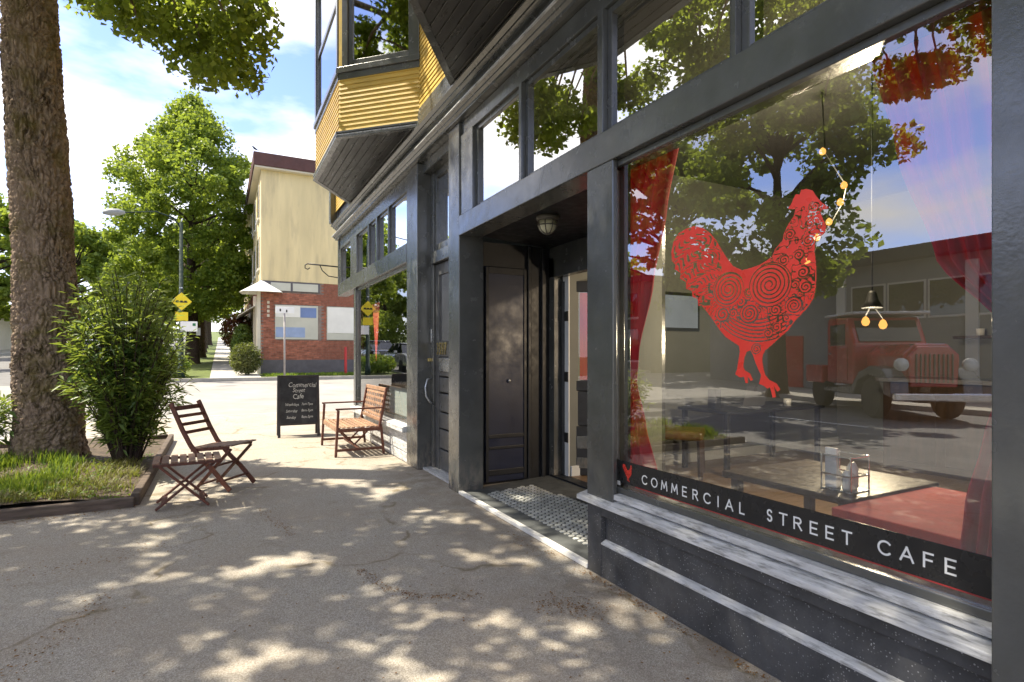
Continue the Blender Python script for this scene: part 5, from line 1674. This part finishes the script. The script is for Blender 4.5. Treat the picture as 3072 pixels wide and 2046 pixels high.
def trunk_mesh(name, pts, rad, ns=96, nz=260, amp=0.02, seed=1, flare=0.0, cells=(26, 14)):
    rng = np.random.default_rng(seed)
    pts = np.array(pts, float)
    t = np.linspace(0, 1, len(pts))
    tt = np.linspace(0, 1, nz)
    c = np.stack([np.interp(tt, t, pts[:, k]) for k in range(3)], 1)
    rr = np.interp(tt, t, rad)
    a = np.linspace(0, 2 * np.pi, ns, endpoint=False)
    big = vnoise(rng, (nz, ns), 5, 6) - 0.5
    w1 = vnoise(rng, (nz, ns), cells[0], cells[1] * 2)
    w2 = vnoise(rng, (nz, ns), cells[0] * 2, cells[1] * 5)
    w3 = vnoise(rng, (nz, ns), max(4, cells[0] // 3), cells[1])
    def plates(nx, nyc, jit):
        gx = rng.random((nyc + 3, nx))
        gy = rng.random((nyc + 3, nx))
        U = (np.arange(ns) / ns * nx)[None, :] + (w3 - 0.5) * jit
        W = (np.arange(nz) / nz * nyc)[:, None] + (w1 - 0.5) * jit + 1.0
        W = np.broadcast_to(W, (nz, ns))
        ui, wi = np.floor(U).astype(int), np.floor(W).astype(int)
        f1 = np.full((nz, ns), 9.0)
        f2 = np.full((nz, ns), 9.0)
        for du in (-1, 0, 1):
            for dw in (-1, 0, 1):
                cu, cw = (ui + du), np.clip(wi + dw, 0, nyc + 2)
                d = np.hypot(cu + gx[cw, cu % nx] - U, cw + gy[cw, cu % nx] - W)
                f2 = np.where(d < f1, f1, np.minimum(f2, d))
                f1 = np.minimum(f1, d)
        return f2 - f1
    g1 = np.exp(-(plates(cells[0], cells[1] * 2, 1.6) / 0.16) ** 2)
    g2 = np.exp(-(plates(cells[0] * 2, cells[1] * 5, 1.2) / 0.20) ** 2)
    w4 = vnoise(rng, (nz, ns), cells[0] * 3, cells[1] * 9) - 0.5
    disp = -amp * g1 - 0.6 * amp * g2 * (1 - g1) + amp * 1.3 * big + amp * 0.7 * (w3 - 0.5) + amp * 0.5 * w4
    fl = flare * np.exp(-tt * 26)[:, None] * (0.7 + 0.6 * np.abs(np.sin(a * 2.5 + 0.7)))[None, :]
    Rr = rr[:, None] + disp + fl
    X = c[:, 0:1] + Rr * np.cos(a)
    Yv = c[:, 1:2] + Rr * np.sin(a)
    Z = np.repeat(c[:, 2:3], ns, 1)
    V = np.stack([X, Yv, Z], 2).reshape(-1, 3)
    i = np.arange(nz - 1)[:, None] * ns
    j = np.arange(ns)[None, :]
    j2 = (j + 1) % ns
    Q = np.stack([i + j, i + j2, i + ns + j2, i + ns + j], 2).reshape(-1, 4)
    return V, Q

def limb(b, p0, p1, r0, r1, rng, sag=0.15, n=7):
    p0, p1 = Vector(p0), Vector(p1)
    L = (p1 - p0).length
    pts, rad = [], []
    for k in range(n):
        t = k / (n - 1)
        q = p0.lerp(p1, t) + Vector((rng.uniform(-1, 1), rng.uniform(-1, 1), 0)) * L * 0.03 + Vector((0, 0, math.sin(t * math.pi) * L * sag))
        if k == 0:
            q = p0
        pts.append(q)
        rad.append(r0 + (r1 - r0) * t ** 0.8)
    b.tube(pts, rad, 8)
    return pts

def in_cone(P):
    # the sunlit corner of the pavement stays clear of these crowns' shade
    x, y, z = P
    sx, sy = x + 0.58 * z, y - 0.38 * z
    return sx > -1.6 and sy > 6.2 + 0.35 * math.sin(sx * 2.3) and sy < 14

def seen(P):
    # would this point fall inside the picture's clear sky?
    x, y, z = P
    d = x * 0.4636 + y * 0.8860
    if d < 0.4:
        return False
    u = 0.5 + 0.5449 * (x * 0.8860 - y * 0.4636) / d
    v = 0.5205 - 0.8182 * (z - 1.4) / d
    return -0.05 < u < 1.05 and v > -0.05

HANG = [(-1.57, 9.01, 6.1), (-1.38, 8.9, 5.99), (-1.04, 7.72, 5.37), (-0.91, 7.68, 5.25), (-0.87, 8.51, 5.62), (-0.71, 8.31, 5.62), (-0.52, 8.14, 5.71), (-0.49, 7.71, 5.17), (-0.37, 7.99, 5.5), (-0.33, 7.97, 5.18), (-0.22, 7.88, 4.94), (-0.07, 7.32, 4.68), (-0.18, 7.69, 5.2),
        (-0.04, 7.57, 5.42), (-0.04, 7.95, 5.24), (0.12, 8.17, 5.21), (0.12, 8.12, 5.54), (0.24, 7.6, 4.79), (0.25, 7.48, 5.01), (0.26, 7.28, 5.15), (0.32, 6.98, 5.2), (0.13, 7.07, 5.27), (-0.21, 7.75, 5.58), (0.35, 7.29, 5.57),
        (-0.74, 7.93, 5.61), (-0.42, 8.34, 6.02), (0.07, 7.67, 5.86), (-0.94, 8.24, 5.89)]

def street_tree(name, label, base, pts, rad, centre, radii, n_cl, per, size, seed, extra=(), lean_limbs=True, group=None, near=True):
    t = thing(name, label, 'tree', base, group)
    og = ORG[t.name]
    rng = random.Random(seed)
    nr = np.random.default_rng(seed)
    V, Q = trunk_mesh('trunk', pts, rad, 220 if near else 24, 800 if near else 30, 0.036 if near else 0.03, seed, 0.09, (22, 24) if near else (6, 6))
    link('trunk', np_mesh('trunk', V - np.array(og), Q), 'bark' if near else 'bark_far', t, og, smooth=True)
    cl, rr = [], []
    tries = 0
    while len(cl) < n_cl and tries < n_cl * 60:
        tries += 1
        d = Vector((rng.gauss(0, 1), rng.gauss(0, 1), rng.gauss(0, 1))).normalized()
        k = rng.uniform(0.25, 1.0) ** 0.5
        P = (centre[0] + d.x * k * radii[0], centre[1] + d.y * k * radii[1], centre[2] + d.z * k * radii[2])
        if near and (in_cone(P) or seen(P) or P[0] > 0.0 or P[1] < 0.6):
            continue
        if near and -3.2 < P[0] + 0.58 * P[2] < 2.4 and 0.8 < P[1] - 0.38 * P[2] < 6.3:
            continue
        if near and extra and -1.7 < P[0] + 0.58 * (P[2] - 5.3) < 0.9 and 6.3 < P[1] - 0.38 * (P[2] - 5.3) < 8.9 and rng.random() < 0.85:
            continue
        cl.append(P)
        rr.append(rng.uniform(0.45, 0.95) * radii[0] * 0.22)
    if near:
        # leaf clusters added above the frame, one per shadow cell, to dapple the pavement
        y0, y1 = (3.7, 6.0) if extra else (0.9, 3.7)
        ys = y0
        while ys < y1:
            xs = -3.1
            while xs < 2.3:
                z = rng.uniform(5.6, 8.6)
                gx, gy = xs + rng.uniform(-.22, .22), ys + rng.uniform(-.22, .22)
                P = (gx - 0.58 * z, gy + 0.38 * z, z)
                if not seen(P) and rng.random() < 0.97:
                    cl.append(P)
                    rr.append(rng.uniform(0.34, 0.50))
                xs += 0.60
            ys += 0.56
    V, Fc = leaves(cl, rr, per, 1.0, size, nr, 0.85, 0.4)
    if extra:
        V2, F2 = leaves(extra, [rng.uniform(0.26, 0.42) for _ in extra], 150, 1.0, 0.088, nr, 0.8, 0.35)
        Fc = np.concatenate([Fc, F2 + len(V)])
        V = np.concatenate([V, V2])
    cr = link('crown', np_mesh('crown', V - np.array(og), Fc), 'leaf_near' if near else 'leaf_mid', t, og)
    b = MB()
    top = Vector(pts[-1])
    mid = Vector(pts[-2])
    pick = [cl[k] for k in range(0, len(cl), max(1, len(cl) // 38))] + list(extra)[::3]
    hubs = []
    for k in range(6):
        a = k * 1.05 + rng.random()
        h = Vector((centre[0] + math.cos(a) * radii[0] * 0.42, centre[1] + math.sin(a) * radii[1] * 0.42, centre[2] + rng.uniform(-0.35, 0.3) * radii[2]))
        limb(b, top.lerp(mid, rng.random() * 0.5), h, rad[-1] * 0.55, rad[-1] * 0.22, rng, 0.08)
        hubs.append(h)
    for q in pick:
        q = Vector(q)
        h = min(hubs, key=lambda g: (g - q).length)
        limb(b, h, q, rad[-1] * 0.20, 0.012, rng, 0.06, 6)
    b.build('branches', 'bark' if near else 'bark_far', t, og, smooth=True)
    return t

street_tree('street_tree', 'large rough-barked street tree with mossy trunk at the left', (-1.97, 8.92, 0.0),
            [(-1.90, 8.92, 0.02), (-1.92, 8.92, 1.5), (-1.98, 8.93, 3.2), (-2.09, 8.95, 5.2), (-2.17, 9.0, 6.6), (-2.24, 9.0, 8.0)], [0.365, 0.335, 0.312, 0.282, 0.268, 0.22],
            (-3.4, 6.6, 8.6), (4.2, 4.2, 3.4), 60, 420, 0.102, 11, extra=HANG)
street_tree('street_tree', 'street tree behind the viewer whose leaves show reflected at the window top', (-2.3, 0.6, 0.0),
            [(-2.3, 0.6, 0.02), (-2.32, 0.6, 1.5), (-2.3, 0.65, 3.0), (-2.25, 0.8, 4.6), (-2.3, 0.9, 5.6)], [0.34, 0.31, 0.28, 0.25, 0.2],
            (-3.0, 3.0, 6.6), (3.8, 3.4, 3.2), 45, 420, 0.102, 12)

# the tall street tree over the side street, its own shape
def tall_tree(label, base, H, W, seed, leaf='leaf_mid', n_cl=150, per=170, size=0.24, group=None, low=0.26, trunk_r=0.35, name='street_tree'):
    t = thing(name, label, 'tree', base, group)
    og = ORG[t.name]
    rng = random.Random(seed)
    nr = np.random.default_rng(seed)
    x0, y0, z0 = base
    pts = [(x0, y0, z0 - 0.1), (x0 + 0.03, y0, z0 + H * 0.15), (x0 - 0.05, y0, z0 + H * 0.4), (x0 + 0.02, y0, z0 + H * 0.7)]
    V, Q = trunk_mesh('trunk', pts, [trunk_r, trunk_r * 0.85, trunk_r * 0.6, trunk_r * 0.25], 28, 40, 0.03, seed, 0.1, (7, 8))
    link('trunk', np_mesh('trunk', V - np.array(og), Q), 'bark_far', t, og, smooth=True)
    cl, rr = [], []
    lob = [(rng.uniform(0, 6.28), rng.uniform(low + 0.1, 0.95), rng.uniform(0.75, 1.15)) for _ in range(16)]
    while len(cl) < n_cl:
        h = rng.uniform(low, 1.0)
        prof = math.sin(min(1.0, (h - low) / (1 - low) * 0.93 + 0.10) * math.pi) ** 0.7
        a = rng.uniform(0, 6.2832)
        f = 0.80
        for la, lh, lm in lob:
            da = abs((a - la + math.pi) % (2 * math.pi) - math.pi)
            f += 0.28 * lm * math.exp(-(da / 0.5) ** 2 - ((h - lh) / 0.10) ** 2)
        f = min(f, 1.06)
        r = W * prof * f * rng.uniform(0.15, 1.0) ** 0.5
        cl.append((x0 + r * math.cos(a), y0 + r * math.sin(a), z0 + H * h))
        rr.append(rng.uniform(0.4, 1.0) * W * 0.20)
    A = np.array(cl)
    dn = (np.linalg.norm(A[:, None] - A[None], axis=2) < W * 0.36).sum(1)
    rr = [r for r, k in zip(rr, dn) if k > 4]
    cl = [c for c, k in zip(cl, dn) if k > 4]
    V, Fc = leaves(cl, rr, per, 1.0, size, nr, 0.8, 0.35, 0.8)
    link('crown', np_mesh('crown', V - np.array(og), Fc), leaf, t, og)
    b = MB()
    for q in cl[::max(1, n_cl // 30)]:
        hh = max(z0 + H * 0.2, min(q[2] - H * 0.10, z0 + H * 0.66))
        limb(b, (x0, y0, hh), q, trunk_r * 0.25, 0.02, rng, 0.05, 6)
    b.build('branches', 'bark_far', t, og, smooth=True)
    return t

tall_tree('tall leafy street tree with a notice on its trunk beyond the side street', (-1.35, 34.9, ground_z(34.9)), 14.2, 4.75, 21, n_cl=280, per=270, size=0.165, low=0.18)
g2 = 'street trees in a row up the hill'
t2 = tall_tree('second street tree in the row, half hidden behind the tall one', (-1.2, 42.5, ground_z(42.5)), 11.5, 4.0, 27, 'leaf_mid', 110, 130, 0.26, g2)
far1 = tall_tree('third street tree in the row up the hill', (-1.3, 52, ground_z(52)), 11, 4.4, 23, 'leaf_far', 110, 110, 0.32, g2)
for (x, y, s, lab) in ((-1.4, 63, 1.0, 'fourth street tree in the row up the hill'), (-1.2, 76, 1.1, 'last street tree in the row at the top of the hill')):
    c = copy_tree(far1)
    c.location = (x, y, ground_z(y))
    c.rotation_euler = (0, 0, y * 1.3)
    c.scale = (s, s, s)
    c['label'] = lab
far2 = tall_tree('pale green tree over the bungalow at the left', (-10.6, 57, ground_z(57)), 10.2, 4.6, 24, 'leaf_far', 110, 120, 0.32, 'trees on the far side of the street')
for (x, y, s, lab) in ((-13.2, 47, 1.0, 'tree on the far side of the street at the left edge'), (-9.5, 72, 1.15, 'leafy tree up the hill between bungalow and street'),
                       (-6.0, 88, 1.2, 'farthest tree closing the view up the street'), (-7.5, 64, 0.75, 'smaller leafy tree over the parked cars up the hill'),
                       (-3.6, 100, 1.3, 'farthest tree right of the street end'), (-15, 80, 1.3, 'far tree behind the bungalow roof'), (3.5, 110, 1.3, 'far tree where the pavement ends')):
    c = copy_tree(far2)
    c.location = (x, y, ground_z(y))
    c.rotation_euler = (0, 0, y * 0.7)
    c.scale = (s, s, s)
    c['label'] = lab
c = copy_tree(far2)
c.location = (-13.6, 26.5, ground_z(26.5)); c.rotation_euler = (0, 0, 2.0); c.scale = (0.9, 0.9, 0.9)
c['label'] = 'street tree across the road beyond the side street corner'
c = copy_tree(far2)
c.location = (-14.2, 34.0, ground_z(34)); c.rotation_euler = (0, 0, 4.0); c.scale = (0.8, 0.8, 0.8)
c['label'] = 'small tree across the road in front of the white house'
c = copy_tree(far2)
c.location = (-19.5, 25.5, ground_z(25.5)); c.rotation_euler = (0, 0, 1.1); c.scale = (1.3, 1.3, 1.35)
c['label'] = 'big tree behind the far corner across the side street'
tall_tree('broad street tree across the road, reflected behind the rooster', (-12.9, 13.0, 0.0), 12.5, 4.2, 31, 'leaf_mid', 150, 150, 0.22, None, 0.30)

def bush(name, label, base, rx, ry, rz, n, size, leaf, seed, aspect=0.6, cat='shrub', shell=0.6, stems=5):
    t = thing(name, label, cat, base)
    og = ORG[t.name]
    nr = np.random.default_rng(seed)
    d = nr.normal(size=(n, 3))
    d /= np.linalg.norm(d, axis=1)[:, None]
    r = shell + (1 - shell) * nr.random(n)
    C = np.array([base[0], base[1], base[2] + rz]) + d * r[:, None] * np.array([rx, ry, rz])
    C = C[C[:, 2] > base[2] + 0.02]
    V, Fc = leaves(C, np.full(len(C), size * 1.2), 5, 1.0, size, nr, aspect, 0.25)
    link('foliage', np_mesh('foliage', V - np.array(og), Fc), leaf, t, og)
    b = MB()
    rng = random.Random(seed)
    for k in range(stems):
        a = rng.uniform(0, 6.28)
        limb(b, (base[0], base[1], base[2]), (base[0] + rx * 0.6 * math.cos(a), base[1] + ry * 0.6 * math.sin(a), base[2] + rz * 1.3), 0.025, 0.01, rng, 0.05, 5)
    b.build('stems', 'bark_far', t, og)
    return t

bush('clipped_bush', 'rounded clipped bush at the brick building corner', (0.95, 25.6, ground_z(25.6)), 0.62, 0.62, 0.66, 1500, 0.075, 'leaf_hedge', 41, cat='bush')
bush('conical_shrub', 'dark green shrub beyond the clipped bush by the pavement', (1.0, 30.0, ground_z(30)), 0.5, 0.6, 1.1, 700, 0.11, 'leaf_shrub', 42)
bush('red_leaf_shrub', 'dark red leafed shrub under the street awning', (0.85, 32.5, ground_z(32.5) + 0.8), 0.85, 0.9, 0.95, 700, 0.13, 'leaf_red', 43)
bush('verge_shrub', 'low green shrub at the foot of the lamp post', (-1.9, 25.3, ground_z(25.3)), 0.9, 0.7, 0.42, 700, 0.10, 'grass_green', 44)
bush('roadside_hedge', 'green hedge along the pavement up the hill', (1.25, 40.0, ground_z(40)), 0.6, 4.5, 0.9, 1300, 0.15, 'leaf_mid', 45, cat='hedge')
bush('roadside_bush', 'dense green bush beside the street behind the parked cars', (-6.2, 46.0, ground_z(46)), 3.6, 3.0, 1.9, 1400, 0.24, 'leaf_far', 46)
bush('dark_hedge', 'dark hedge below the white house at the left edge', (-14.3, 36.0, ground_z(36)), 1.2, 5.0, 0.9, 900, 0.2, 'leaf_shrub', 47, cat='hedge')

# leafy shrub beside the trunk: arching stems with narrow leaves
def willowy(label, base, H, Rr, n_st, seed, per=46, L=0.105):
    t = thing('leafy_shrub', label, 'shrub', base)
    og = ORG[t.name]
    rng = random.Random(seed)
    nr = np.random.default_rng(seed)
    b = MB()
    V, Fc = [], []
    for k in range(n_st):
        a = rng.uniform(0, 6.2832)
        rr = Rr * rng.random() ** 0.6
        h = H * rng.uniform(0.45, 1.0) * (1 - 0.30 * (rr / Rr) ** 2)
        p0 = Vector((base[0] + 0.25 * rr * math.cos(a), base[1] + 0.25 * rr * math.sin(a), base[2]))
        p1 = Vector((base[0] + rr * math.cos(a), base[1] + rr * math.sin(a), base[2] + h))
        pts = []
        for i in range(9):
            s = i / 8
            q = p0.lerp(p1, s)
            q.z = p0.z + h * (1.25 * s - 0.25 * s * s * s)
            q += Vector((math.cos(a), math.sin(a), 0)) * 0.14 * (s ** 3)
            pts.append(q)
        b.tube(pts, [0.010 - 0.0008 * i for i in range(9)], 5)
        for i in range(per):
            s = 0.18 + 0.82 * rng.random()
            f = s * 8
            j = min(7, int(f))
            q = pts[j].lerp(pts[j + 1], f - j)
            d = (pts[j + 1] - pts[j]).normalized()
            o = Vector((rng.gauss(0, 1), rng.gauss(0, 1), rng.gauss(0, .6) - 0.25))
            t1 = (o.normalized() * 0.8 + d * 0.55).normalized()
            side = t1.cross(Vector((rng.gauss(0, .5), rng.gauss(0, .5), 1))).normalized()
            l = L * rng.uniform(0.5, 1.6)
            w = l * 0.125
            q = q + t1 * rng.uniform(0.0, 0.10)
            base_i = len(V)
            dr = Vector((0, 0, -l * 0.18))
            V += [tuple(q), tuple(q + t1 * l * 0.45 + side * w), tuple(q + t1 * l + dr), tuple(q + t1 * l * 0.45 - side * w)]
            Fc += [(base_i, base_i + 1, base_i + 2), (base_i, base_i + 2, base_i + 3)]
    link('foliage', np_mesh('foliage', np.array(V) - np.array(og), np.array(Fc)), 'leaf_shrub', t, og)
    b.build('stems', 'bark_far', t, og)
    return t

willowy('bushy green shrub with narrow leaves right of the tree trunk', (-1.02, 8.3, 0.06), 2.45, 0.54, 190, 51, 60)
willowy('low green shrub left of the tree trunk at the picture edge', (-2.75, 8.9, 0.06), 1.15, 0.45, 60, 52)

# tree bed: edging boards, soil, grass and dry weeds
sl_ = MB()
NX, NY = 26, 40
for j in range(NY + 1):
    for i in range(NX + 1):
        x = -3.0 + 2.27 * i / NX
        y = 6.24 + 4.4 * j / NY
        h = 0.075 + 0.05 * math.sin(x * 3.1 + y) * math.sin(y * 2.3) + 0.06 * math.exp(-((x + 1.9) ** 2 + (y - 8.8) ** 2))
        sl_.v.append((x, y, h + rnd.uniform(-.006, .006)))
for j in range(NY):
    for i in range(NX):
        a = j * (NX + 1) + i
        sl_.f.append((a, a + 1, a + NX + 2, a + NX + 1))
struct(sl_.build('bed_soil', 'soil', None, (0, 0, 0), smooth=True))
ed = thing('bed_edging', 'weathered timber edging around the street tree bed', 'edging', (-1.8, 6.2, 0.0))
oe = ORG[ed.name]
B(-3.05, -1.70, 6.165, 6.235, -0.02, 0.095).build('board', 'edging_wood', ed, oe, 0.012)
B(-1.695, -0.70, 6.155, 6.225, -0.02, 0.09).build('board', 'edging_wood', ed, oe, 0.012)
B(-0.735, -0.665, 6.23, 8.40, -0.02, 0.11).build('board', 'edging_wood', ed, oe, 0.012)
B(-0.74, -0.67, 8.405, 10.65, -0.02, 0.11).build('board', 'edging_wood', ed, oe, 0.012)
B(-3.05, -0.75, 10.62, 10.69, -0.02, 0.11).build('board', 'edging_wood', ed, oe, 0.012)

def blades(name, label_kind, pts, n, h, w, m, seed, lean_=0.5):
    rng = np.random.default_rng(seed)
    P = np.array([pts(rng) for _ in range(n)])
    a = rng.random(n) * 6.2832
    dirv = np.stack([np.cos(a), np.sin(a), np.zeros(n)], 1)
    sd = np.stack([-np.sin(a), np.cos(a), np.zeros(n)], 1)
    hh = h * (0.4 + rng.random(n))
    ll = lean_ * (0.3 + rng.random(n)) * hh
    up = np.array([0, 0, 1.0])
    W = (w * (0.6 + 0.8 * rng.random(n)))[:, None]
    p0 = P - sd * W
    p1 = P + sd * W
    m0 = P + dirv * (ll * 0.3)[:, None] + up * (hh * 0.6)[:, None]
    p2 = m0 + sd * W * 0.8
    p3 = m0 - sd * W * 0.8
    p4 = P + dirv * ll[:, None] + up * hh[:, None]
    V = np.stack([p0, p1, p2, p3, p4], 1).reshape(-1, 3)
    q = np.arange(n)[:, None] * 5
    Fc = np.concatenate([q + np.array([0, 1, 2]), q + np.array([0, 2, 3]), q + np.array([3, 2, 4])], 1).reshape(-1, 3)
    o = stuff(link(name, np_mesh(name, V, Fc), m))
    o['label'] = label_kind
    o['category'] = name.replace('_', ' ')
    return o

def in_bed(x0, x1, y0, y1, cl=0):
    cs = [(rnd.uniform(x0, x1), rnd.uniform(y0, y1)) for _ in range(cl)]
    def f(rng):
        while True:
            if cs:
                c = cs[int(rng.random() * len(cs))]
                x, y = c[0] + rng.normal() * 0.10, c[1] + rng.normal() * 0.10
            else:
                x, y = x0 + rng.random() * (x1 - x0), y0 + rng.random() * (y1 - y0)
            if -3.0 < x < -0.76 and 6.26 < y < 10.55:
                return (x, y, 0.07 + 0.05 * math.sin(x * 3.1 + y) * math.sin(y * 2.3) + 0.06 * math.exp(-((x + 1.9) ** 2 + (y - 8.8) ** 2)))
    return f
blades('green_grass', 'fresh green grass in the tree bed beside the trunk', in_bed(-3.0, -1.5, 6.7, 8.5, 18), 3800, 0.13, 0.005, 'grass_green', 61)
def cover(seed):
    rng = np.random.default_rng(seed)
    f = in_bed(-3.0, -0.8, 6.3, 8.6, 60)
    P = np.array([f(rng) for _ in range(2600)]) + np.array([0, 0, 0.02])
    V, Fc = leaves(P, np.full(len(P), 0.035), 1, 1.0, 0.034, rng, 0.7, 0.6)
    o = stuff(link('ground_cover', np_mesh('ground_cover', V, Fc), 'grass_green'))
    o['label'] = 'small broad-leaved ground cover in the tree bed'
    o['category'] = 'ground cover'
cover(64)
blades('dry_weeds', 'yellowing weeds and dry grass along the bed edging', in_bed(-2.4, -0.78, 6.28, 8.2, 40), 4200, 0.07, 0.004, 'weed_dry', 62, 1.3)
blades('verge_grass', 'sunlit grass strip in front of the brick wall', lambda rng: (1.6 + rng.random() * 5, 24.3 + rng.random() * 1.8, ground_z(25.2) - 0.02), 3500, 0.09, 0.012, 'grass_green', 63)

# leaf litter, gathered along cracks and at the foot of the wall
def litter(seed):
    rng = np.random.default_rng(seed)
    pts = []
    def path(ps, n, w):
        for _ in range(n):
            k = int(rng.random() * (len(ps) - 1))
            t = rng.random()
            a, c = ps[k], ps[k + 1]
            pts.append((a[0] + (c[0] - a[0]) * t + rng.normal() * w, a[1] + (c[1] - a[1]) * t + rng.normal() * w))
    path([(0.80, 3.75), (0.86, 3.35), (1.02, 3.1), (1.35, 2.95)], 260, 0.03)
    path([(0.30, 5.6), (0.42, 5.0), (0.50, 4.6)], 160, 0.03)
    path([(2.08, 0.9), (2.085, 2.0), (2.085, 3.0)], 420, 0.022)
    path([(1.60, 2.72), (1.75, 2.62), (1.82, 2.45)], 260, 0.07)
    path([(2.05, 3.3), (1.95, 3.9)], 90, 0.05)
    path([(-2.6, 6.08), (-0.75, 6.08)], 520, 0.05)
    path([(-1.7, 4.6), (-0.9, 4.6), (-0.35, 4.9)], 200, 0.08)
    path([(-0.95, 2.9), (-0.7, 3.5), (-0.6, 4.0)], 200, 0.05)
    for _ in range(500):
        pts.append((rng.uniform(-2.6, 2.05), rng.uniform(1.2, 6.0)))
    P = np.array([(x, y, 0.004 + 0.004 * rng.random()) for x, y in pts if x < 2.11])
    V, Fc = leaves(P, np.full(len(P), 0.001), 1, 1.0, 0.013, rng, 0.6, 0.93)
    V[:, 2] = np.maximum(V[:, 2], 0.003)
    o = stuff(link('leaf_litter', np_mesh('leaf_litter', V, Fc), 'litter'))
    o['label'] = 'brown fallen bits scattered along cracks in the pavement'
    o['category'] = 'leaf litter'
litter(71)
